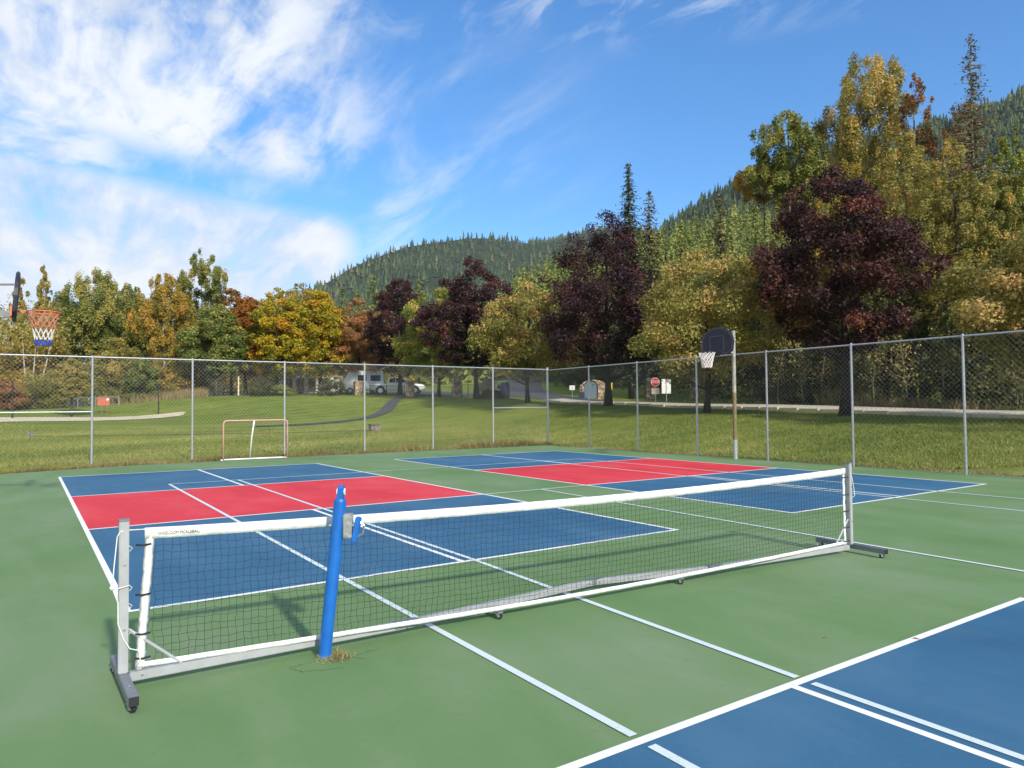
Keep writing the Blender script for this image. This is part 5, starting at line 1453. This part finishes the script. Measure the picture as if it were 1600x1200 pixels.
# lettering on the tape
def text_mesh(body, size, m_, name='lettering', parent=None, extr=0.0004, align='LEFT'):
    cu = bpy.data.curves.new(name, 'FONT'); cu.body = body; cu.size = size; cu.extrude = extr; cu.align_x = align; cu.align_y = 'CENTER'
    tmp = bpy.data.objects.new(name, cu); COL.objects.link(tmp)
    dg = bpy.context.evaluated_depsgraph_get()
    me = bpy.data.meshes.new_from_object(tmp.evaluated_get(dg)); me.name = name
    bpy.data.objects.remove(tmp); bpy.data.curves.remove(cu)
    me.materials.clear()
    return link_mesh(name, me, m_, parent)
tx = text_mesh('WIRELOOM PICKLEBALL', 0.026, M_cord, parent=tt_)
ang = math.atan2(PRy-PLy, PRx-PLx)
tx.location = (XL+0.065, ny_(XL+0.055)-0.0125, ztop(XL+0.16)-0.031); tx.rotation_euler = (R_(90), R_(1.6), ang); tx.scale = (0.80, 1, 1)
# ties, rope and knots at the left post
for z_ in (0.80, 0.52, 0.30, 0.165):
    MB().tube([(XL-0.045, PLy-0.008, z_+0.002), (XL-0.01, ny_(XL)-0.014, z_-0.002), (XL+0.032, ny_(XL)-0.016, z_+0.003)], 0.0055, 6).build('tie', M_cord, pn, smooth=True)
for z_ in (0.80, 0.62, 0.45, 0.28, 0.14):
    MB().tube([(PRx-0.028, PRy-0.012, z_), (XR-0.02, ny_(XR)-0.014, z_-0.002), (XR-0.06, ny_(XR)-0.014, z_+0.003)], 0.005, 6).build('tie', M_cord, pn, smooth=True)
MB().tube([(XL+0.02, PLy-0.006, 0.885), (PLx+0.03, PLy-0.004, 0.888), (PLx-0.02, PLy-0.03, 0.888), (PLx-0.034, PLy-0.02, 0.86), (PLx-0.05, PLy-0.035, 0.70), (PLx-0.058, PLy-0.04, 0.585), (PLx-0.03, PLy-0.036, 0.575), (PLx+0.03, PLy-0.032, 0.585)], 0.0032, 6).build('rope', M_rope, pn, smooth=True)
MB().tube([(PLx-0.058, PLy-0.04, 0.585), (PLx-0.03, PLy-0.036, 0.50), (PLx-0.028, PLy-0.034, 0.38), (PLx+0.0, PLy-0.034, 0.29), (PLx+0.03, PLy-0.034, 0.235), (PLx+0.075, PLy-0.03, 0.215), (PLx+0.085, PLy-0.03, 0.16), (PLx+0.06, PLy-0.03, 0.13)], 0.0032, 6).build('rope', M_rope, pn, smooth=True)
MB().ball((PLx-0.058, PLy-0.04, 0.585), 0.014, 10, 8).build('knot', M_rope, pn, smooth=True)
for z_ in (0.79, 0.57, 0.47, 0.33):
    MB().tube([(PLx+0.025, PLy-0.02, z_+0.012), (PLx+0.042, PLy-0.025, z_), (PLx+0.028, PLy-0.02, z_-0.018)], 0.0018, 5).build('rope_end', M_rope, pn)
MB().tube([(PRx+0.028, PRy-0.01, 0.85), (PRx+0.05, PRy-0.02, 0.72), (PRx+0.075, PRy-0.02, 0.60), (PRx+0.03, PRy-0.02, 0.585)], 0.003, 6).build('rope', M_rope, pn, smooth=True)

# ------------------------------------------------------------------ small things in the field
def ground_at(u, d):
    x, y = spot(u, d); return x, y, terrain(x, y)
x, y, z_ = ground_at(20, 47)
for (u, d, h_, lb) in ((20, 49, 2.6, 'thin black volleyball post left of the low wire fence'), (248, 60, 2.5, 'thin black volleyball post on the bank right of the notice board')):
    x, y, z_ = ground_at(u, d); ro = empty('volleyball_post', (x, y, z_)); tag(ro, lb, 'post')
    MB().tube([(0, 0, -0.1), (0, 0, h_)], 0.055, 10).build('pole', M_blackpost, ro); MB().tube([(0, 0, h_-0.1), (0.0, -0.09, h_-0.1)], 0.018, 6).build('hook', M_blackpost, ro)
x, y, z_ = ground_at(162, 63); ro = empty('notice_board', (x, y, z_), -0.2); tag(ro, 'faded orange notice board on two posts by the sand court', 'sign')
MB().box(-0.48, 0.48, -0.02, 0.02, 0.75, 1.45).build('board', M_orangeboard, ro, bevel=0.008)
MB().box(0.22, 0.42, -0.026, -0.021, 1.2, 1.36).build('paper', M_white, ro)
for s in (-0.12, 0.28): MB().box(s-0.035, s+0.035, 0.022, 0.09, -0.1, 1.4).build('post', M_woodgrey, ro)
x, y, z_ = ground_at(48, 35.5); ro = tag(MB().box(-0.14, 0.14, -0.12, 0.12, -0.1, 0.27).build('timber_block', M_woodgrey, None, bevel=0.02), 'short timber block standing in the grass at the far left', 'block'); ro.location = (x, y, z_)
x, y, z_ = ground_at(585, 40.5); ro = empty('valve_box', (x, y, z_)); tag(ro, 'grey-brown valve box in the grass behind the fence post', 'box')
MB().box(-0.28, 0.28, -0.2, 0.2, -0.1, 0.32).build('body', M_woodgrey, ro, bevel=0.02); MB().box(-0.31, 0.31, -0.23, 0.23, 0.322, 0.38).build('lid', M_wood, ro, bevel=0.012)
# thin rope line on stakes between block and valve box
xa = ground_at(48, 35.2); xb = ground_at(585, 40.2)
rl = empty('rope_line', (xa[0], xa[1], xa[2])); tag(rl, 'thin string line on small stakes crossing the field', 'string line')
pts = []
for k in range(7):
    f = k/6; x = xa[0]+(xb[0]-xa[0])*f; y = xa[1]+(xb[1]-xa[1])*f; z_ = terrain(x, y)
    MB().tube([(x-xa[0], y-xa[1], z_-xa[2]-0.05), (x-xa[0], y-xa[1], z_-xa[2]+0.42)], 0.014, 6).build('stake', M_wood, rl)
    pts.append((x-xa[0], y-xa[1], z_-xa[2]+0.06))
MB().tube(pts, 0.012, 5).build('string', M_cord, rl)

# ------------------------------------------------------------------ things by the road
def face_cam(x, y): return math.atan2(CAM[0]-x, -(CAM[1]-y))*1.0
def sign_root(name, label, u, d, cat='sign', turn=0.0):
    x, y, z_ = ground_at(u, d)
    ro = empty(name, (x, y, z_), math.atan2(y-CAM[1], x-CAM[0])-math.pi/2+turn); tag(ro, label, cat); return ro
ro = sign_root('stop_sign', 'red octagonal stop sign with a cream plaque below', 1024, 60)
oc = [(0.38*math.cos(math.pi/8+k*math.pi/4), 1.72+0.38*math.sin(math.pi/8+k*math.pi/4)) for k in range(8)]
oi = [(0.345*math.cos(math.pi/8+k*math.pi/4), 1.72+0.345*math.sin(math.pi/8+k*math.pi/4)) for k in range(8)]
pl = MB().plate(oc, 0.012, 'y').build('sign_plate', M_white, ro); p2 = MB().plate(oi, 0.004, 'y').build('sign_face', M_signred, pl); p2.location = (0, -0.006, 0)
t_ = text_mesh('STOP', 0.30, M_white, parent=pl, extr=0.002, align='CENTER'); t_.location = (0, -0.009, 1.72); t_.rotation_euler = (R_(90), 0, 0)
MB().box(-0.32, 0.32, 0, 0.02, 0.72, 1.22).build('plaque', M_plaque, ro, bevel=0.005)
MB().box(-0.03, 0.03, 0.022, 0.07, -0.1, 2.0).build('post', M_galv, ro)
ro = sign_root('sign_board', 'plain white rectangular sign right of the stop sign', 1041, 58, turn=0.2)
MB().box(-0.37, 0.37, 0, 0.015, 0.82, 2.0).build('sign_plate', M_white, ro, bevel=0.006); MB().box(-0.02, 0.02, -0.05, -0.002, -0.1, 1.95).build('post', M_galv, ro)
ro = sign_root('road_sign', 'yellow road sign beside the trunk of the largest plum maple', 953, 60)
MB().box(-0.2, 0.2, 0, 0.015, 1.05, 1.62).build('sign_plate', M_signyel, ro, bevel=0.006); MB().box(-0.03, 0.03, 0.017, 0.06, -0.1, 1.6).build('post', M_galv, ro)
MB().tube([(0, -0.004, 1.42), (0, -0.002, 1.42)], 0.05, 12).box(-0.05, 0.05, -0.004, -0.001, 1.18, 1.34).build('symbol', M_cord, ro)
ro = sign_root('small_sign', 'small white sign on a thin post left of the arched wall', 894, 64)
MB().box(-0.24, 0.24, 0, 0.015, 0.75, 1.15).build('sign_plate', M_white, ro); MB().box(-0.018, 0.018, 0.017, 0.05, -0.1, 1.15).build('post', M_galv, ro); MB().box(-0.02, 0.02, -0.004, -0.001, 0.85, 1.05).build('symbol', M_cord, ro)

def pillar(u, d, w_, h_, lb, cap=True):
    x, y, z_ = ground_at(u, d); ro = empty('stone_pillar', (x, y, z_), math.atan2(y-CAM[1], x-CAM[0])-math.pi/2+0.25); tag(ro, lb, 'pillar')
    MB().box(-w_/2, w_/2, -w_/2, w_/2, -0.1, h_).build('shaft', M_stone, ro, bevel=0.03)
    MB().box(-w_/2-0.03, w_/2+0.03, -w_/2-0.03, w_/2+0.03, h_+0.002, h_+0.08).build('cap', M_stone, ro, bevel=0.02)
pillar(714, 63, 0.68, 1.62, 'sunlit stone gate pillar left of the pale shrub')
pillar(641, 66, 0.68, 1.45, 'shaded stone gate pillar in front of the white pickup')
pillar(1016, 64, 0.9, 1.75, 'stone pillar behind the stop sign')
pillar(1086, 62, 0.75, 1.9, 'stone pillar in deep shade behind the hoop')
pillar(561, 74, 1.0, 1.35, 'dark stone pillar in front of the white van')
# arched entrance wall
x, y, z_ = ground_at(926, 63.5); ro = empty('entrance_wall', (x, y, z_), math.atan2(y-CAM[1], x-CAM[0])-math.pi/2); tag(ro, 'arched stone entrance wall with a dark blue panel across the road', 'wall')
ao = [(-1.15, -0.1), (1.35, -0.1), (1.35, 0.95)] + [(0.1+1.25*math.cos(a)*1.0, 0.95+0.75*math.sin(a)) for a in np.linspace(0.25, math.pi-0.35, 12)] + [(-1.15, 1.35)]
MB().plate(ao, 0.5, 'y').build('stone_face', M_stone, ro, bevel=0.02)
M_panel = mat('mural_panel', (0.035, 0.09, 0.14), 0.6, var=0.8, vscale=3.5, color2=(0.16, 0.19, 0.19))
pa = [(-0.75, 0.05), (0.35, 0.05), (0.35, 1.2), (0.2, 1.45), (-0.1, 1.55), (-0.5, 1.42), (-0.75, 1.2)]
po = MB().plate(pa, 0.03, 'y').build('mural_panel', M_panel, ro); po.location = (0, -0.035, 0)
MB().tube([(-1.0, -0.05, 0.2), (-1.0, -0.05, 1.15)], 0.03, 6).tube([(0.42, -0.05, 0.1), (0.42, -0.05, 1.2), (0.25, -0.05, 1.52), (-0.1, -0.05, 1.64), (-0.5, -0.05, 1.52), (-0.8, -0.05, 1.25)], 0.045, 8).build('panel_frame', M_blackpost, ro)
MB().box(-1.2, -0.72, -0.3, -0.04, -0.05, 0.62).build('planter', M_bin, ro, bevel=0.03)
# bin
x, y, z_ = ground_at(793, 61); ro = empty('recycling_bin', (x, y, z_), 0.5); tag(ro, 'round-topped dark blue bin at the road bend', 'bin')
ol = [(-0.42, 0), (0.42, 0), (0.42, 0.95)] + [(0.42*math.cos(a), 0.95+0.42*math.sin(a)) for a in np.linspace(0.2, math.pi-0.2, 9)] + [(-0.42, 0.95)]
MB().plate(ol, 0.8, 'y').build('body', M_bin, ro, bevel=0.02); MB().box(-0.25, 0.25, -0.02, -0.002, 0.8, 1.0).build('slot', M_blackpost, ro)
# pale shrub and hedge
x, y, z_ = ground_at(762, 60.5)
broadleaf('flowering_shrub', 'pale cream flowering shrub right of the sunlit pillar', x, y, 1.75, 1.15, 0.5, L_pale, 2600, 0.12, 'bush', 40, trunk_r=0.04, seed=501, tone=0.6, cat='bush', limbs=8)
x, y, z_ = ground_at(766, 59)
broadleaf('low_shrub', 'low dark green shrub beneath the pale flowering one', x, y, 0.75, 1.2, 0.05, L_dark, 2400, 0.11, 'bush', 30, trunk_r=0.03, seed=502, tone=0.6, cat='bush', limbs=6)
for i, (u, d, h_, rd_, lb) in enumerate(((520, 72, 2.1, 1.6, 'dark green shrub left of the white van'), (410, 71, 1.3, 1.5, 'low dark shrub at the left end of the picnic spot'), (440, 72, 1.2, 1.3, 'low grey-green shrub before the white building'))):
    x, y, z_ = ground_at(u, d); broadleaf('low_shrub', lb, x, y, h_, rd_, 0.05, L_dark if i < 2 else L_green, 2600, 0.15, 'bush', 30, trunk_r=0.03, seed=510+i, tone=0.5, cat='bush', limbs=6)
# gate railing between the pillars
def railing(name, label, ua, da, ub, db, h_, m_, step=0.14):
    a = ground_at(ua, da); b = ground_at(ub, db); ro = empty(name, a); tag(ro, label, 'railing')
    A = Vector((0, 0, 0)); B = Vector((b[0]-a[0], b[1]-a[1], b[2]-a[2])); L = B.length
    for f in (0.0, 0.5, 1.0): q = A.lerp(B, f); MB().tube([q+Vector((0, 0, -0.1)), q+Vector((0, 0, h_+0.05))], 0.03, 6).build('post', m_, ro)
    for hh_ in (0.12, h_): MB().tube([A+Vector((0, 0, hh_)), B+Vector((0, 0, hh_))], 0.02, 6).build('rail', m_, ro)
    n = int(L/step)
    for i in range(1, n):
        q = A.lerp(B, i/n); MB().tube([q+Vector((0, 0, 0.12)), q+Vector((0, 0, h_))], 0.009, 4, caps=False).build('bar', m_, ro, fix=False)
railing('metal_railing', 'black metal railing between the two stone gate pillars', 650, 65.5, 706, 63.3, 0.95, M_blackpost)
railing('metal_railing', 'black metal railing between sunlit pillar and white post', 722, 63, 741, 62.3, 1.15, M_blackpost)
railing('metal_railing', 'black metal railing in front of the pickup bed', 578, 71, 632, 66.5, 1.0, M_blackpost)
x, y, z_ = ground_at(750.5, 60.8); o = tag(MB().tube([(0, 0, -0.1), (0, 0, 1.25)], 0.045, 8).tube([(0, 0, 1.25), (0, 0, 1.29)], 0.06, 8).build('white_post', M_white), 'thin white post beside the dark maple trunk at the gate', 'post'); o.location = (x, y, z_)

# pickup truck
def wheel(ro, x, y, rad_=0.40, wd=0.26):
    o = MB().tube([(0, -wd/2, 0), (0, -wd*0.35, 0), (0, wd*0.35, 0), (0, wd/2, 0)], [rad_*0.92, rad_, rad_, rad_*0.92], 24).build('wheel', M_rubber, ro); o.location = (x, y, rad_)
    MB().tube([(0, -wd/2-0.008, 0), (0, wd/2+0.008, 0)], rad_*0.6, 18).build('rim', M_steel, o)
def pickup(u, d, yaw, lb):
    x, y, z_ = ground_at(u, d); ro = empty('pickup_truck', (x, y, z_+0.05), yaw); tag(ro, lb, 'truck')
    b = MB()
    prof_ = [(-2.85, 0.55), (-2.85, 1.10), (-1.05, 1.12), (1.15, 1.14), (1.45, 1.14), (2.65, 1.02), (2.85, 0.85), (2.88, 0.52), (2.5, 0.42), (-2.5, 0.45)]
    def sec(poly, y0_, y1_):
        n = len(poly); vs = [(a, y0_, c) for a, c in poly]+[(a, y1_, c) for a, c in poly]
        fs = [tuple(range(n)), tuple(range(2*n-1, n-1, -1))]+[(i, i+n, (i+1) % n+n, (i+1) % n) for i in range(n)]
        return vs, fs
    b.add(*sec(prof_, -0.95, 0.95)); b.build('body', M_truck, ro, bevel=0.05)
    cab = [(-1.10, 1.12), (-0.95, 1.78), (0.55, 1.80), (1.35, 1.14)]
    n = 4; vs = [(a, -0.92+(c-1.12)*0.2, c) for a, c in cab]+[(a, 0.92-(c-1.12)*0.2, c) for a, c in cab]
    c_ = MB().add(vs, [tuple(range(4)), (7, 6, 5, 4)]+[(i, i+4, (i+1) % 4+4, (i+1) % 4) for i in range(4)]).build('cab', M_truck, ro, bevel=0.04)
    for s in (-1, 1):
        w1 = MB().plate([(-0.85, 1.22), (-0.75, 1.66), (-0.2, 1.68), (-0.2, 1.22)], 0.012, 'y').build('window', M_glass, c_); w1.location = (0, s*0.90-(0.012 if s < 0 else 0), 0); w1.rotation_euler = (s*R_(10), 0, 0); w1.location.z += 0.03; w1.location.y = s*1.115-0.006 if s > 0 else -1.115-0.006
        w2 = MB().plate([(-0.12, 1.22), (-0.12, 1.68), (0.5, 1.68), (0.98, 1.22)], 0.012, 'y').build('window', M_glass, c_); w2.location = w1.location; w2.rotation_euler = w1.rotation_euler
        MB().box(-2.862, -2.84, s*0.86-0.08, s*0.86+0.08, 0.75, 1.05).build('taillight', M_taillight, ro)
        MB().box(2.80, 2.875, s*0.75-0.14, s*0.75+0.14, 0.72, 0.86).build('headlight', M_steel, ro)
        for wx in (-1.75, 1.85):
            a = MB().tube([(wx, s*0.945, 0.42), (wx, s*0.957, 0.42)], 0.50, 24).build('wheel_arch', M_blackpost, ro)
            wheel(ro, wx, s*0.84)
    MB().box(-2.95, -2.86, -0.9, 0.9, 0.45, 0.62).build('bumper', M_steel, ro, bevel=0.02); MB().box(2.885, 2.97, -0.92, 0.92, 0.42, 0.62).build('bumper', M_steel, ro, bevel=0.02)
    MB().box(-2.7, -1.15, -0.8, 0.8, 1.105, 1.125).build('bed_liner', M_blackpost, ro)
    return ro
pickup(622, 76, math.atan2(-0.56, 0.83)+0.05, 'white pickup truck parked behind the stone pillars')
# van with its front to the left
x, y, z_ = ground_at(560, 80); ro = empty('white_van', (x, y, z_+0.03), math.atan2(-0.56, 0.83)+0.35); tag(ro, 'white van half hidden by the shrub and the rust coloured maple', 'van')
vp = [(-1.7, 0.45), (-1.95, 0.95), (-1.75, 1.45), (-1.2, 2.35), (-0.9, 2.55), (2.6, 2.6), (2.7, 0.45)]
n = len(vp); vs = [(a, -1.0, c) for a, c in vp]+[(a, 1.0, c) for a, c in vp]
MB().add(vs, [tuple(range(n)), tuple(range(2*n-1, n-1, -1))]+[(i, i+n, (i+1) % n+n, (i+1) % n) for i in range(n)]).build('body', M_truck, ro, bevel=0.08)
MB().box(-0.2, 0.75, -1.012, -1.002, 1.45, 2.1).build('window', M_glass, ro); MB().box(1.2, 2.3, -1.012, -1.002, 1.45, 2.1).build('window', M_glass, ro)
MB().box(-1.9, -1.75, -0.9, -0.55, 0.85, 1.05).build('headlight', M_glass, ro)
for wx in (-1.05, 1.75):
    for s in (-1, 1): wheel(ro, wx, s*0.9, 0.36, 0.24)
# white building behind the picnic spot
x, y, z_ = ground_at(482, 104); ro = empty('shed', (x, y, z_), math.atan2(-0.56, 0.83)); tag(ro, 'white shed with dark openings behind the picnic tables', 'shed')
MB().box(-4.6, 4.6, 0, 4.0, -0.1, 2.9).build('wall', M_white, ro)
MB().plate([(-0.5, 2.902), (4.5, 2.902), (2.0, 4.1)], 9.8, 'x').build('roof', M_aludark, ro).location = (-4.9, 0, 0)
for s in (-2.9, -1.2, 0.5, 2.4): MB().box(s-0.55, s+0.55, -0.03, -0.002, 0.3, 2.2).build('door', M_wood, ro)
# picnic tables
def picnic(u, d, yaw, lb):
    x, y, z_ = ground_at(u, d); ro = empty('picnic_table', (x, y, z_), yaw); tag(ro, lb, 'table')
    for k in range(4): MB().box(-0.95, 0.95, -0.36+k*0.185, -0.36+k*0.185+0.165, 0.72, 0.76).build('top_plank', M_wood, ro, bevel=0.005)
    for s in (-1, 1):
        MB().box(-0.95, 0.95, s*0.68-0.13, s*0.68+0.13, 0.42, 0.46).build('seat', M_wood, ro, bevel=0.005)
        MB().bar((s*0.65, -0.7, 0.38), (s*0.65, 0.7, 0.38), 0.04, 0.09).build('cross_beam', M_wood, ro)
        for q in (-1, 1): MB().bar((s*0.7, q*0.62, 0), (s*0.7, q*0.22, 0.715), 0.04, 0.09).build('leg', M_wood, ro)
picnic(468, 74, 0.2, 'dark wooden picnic table under the bright yellow maple')
picnic(495, 75, 1.0, 'dark wooden picnic table right of the other one, nearer the shrub')
picnic(362, 78, 0.4, 'wooden picnic table under the orange maples at the left')
x, y, z_ = ground_at(372.5, 76); o = tag(MB().box(-0.07, 0.07, -0.07, 0.07, -0.1, 2.1).build('wooden_post', M_plaque, None, bevel=0.01), 'pale wooden post among the orange maple trunks', 'post'); o.location = (x, y, z_)
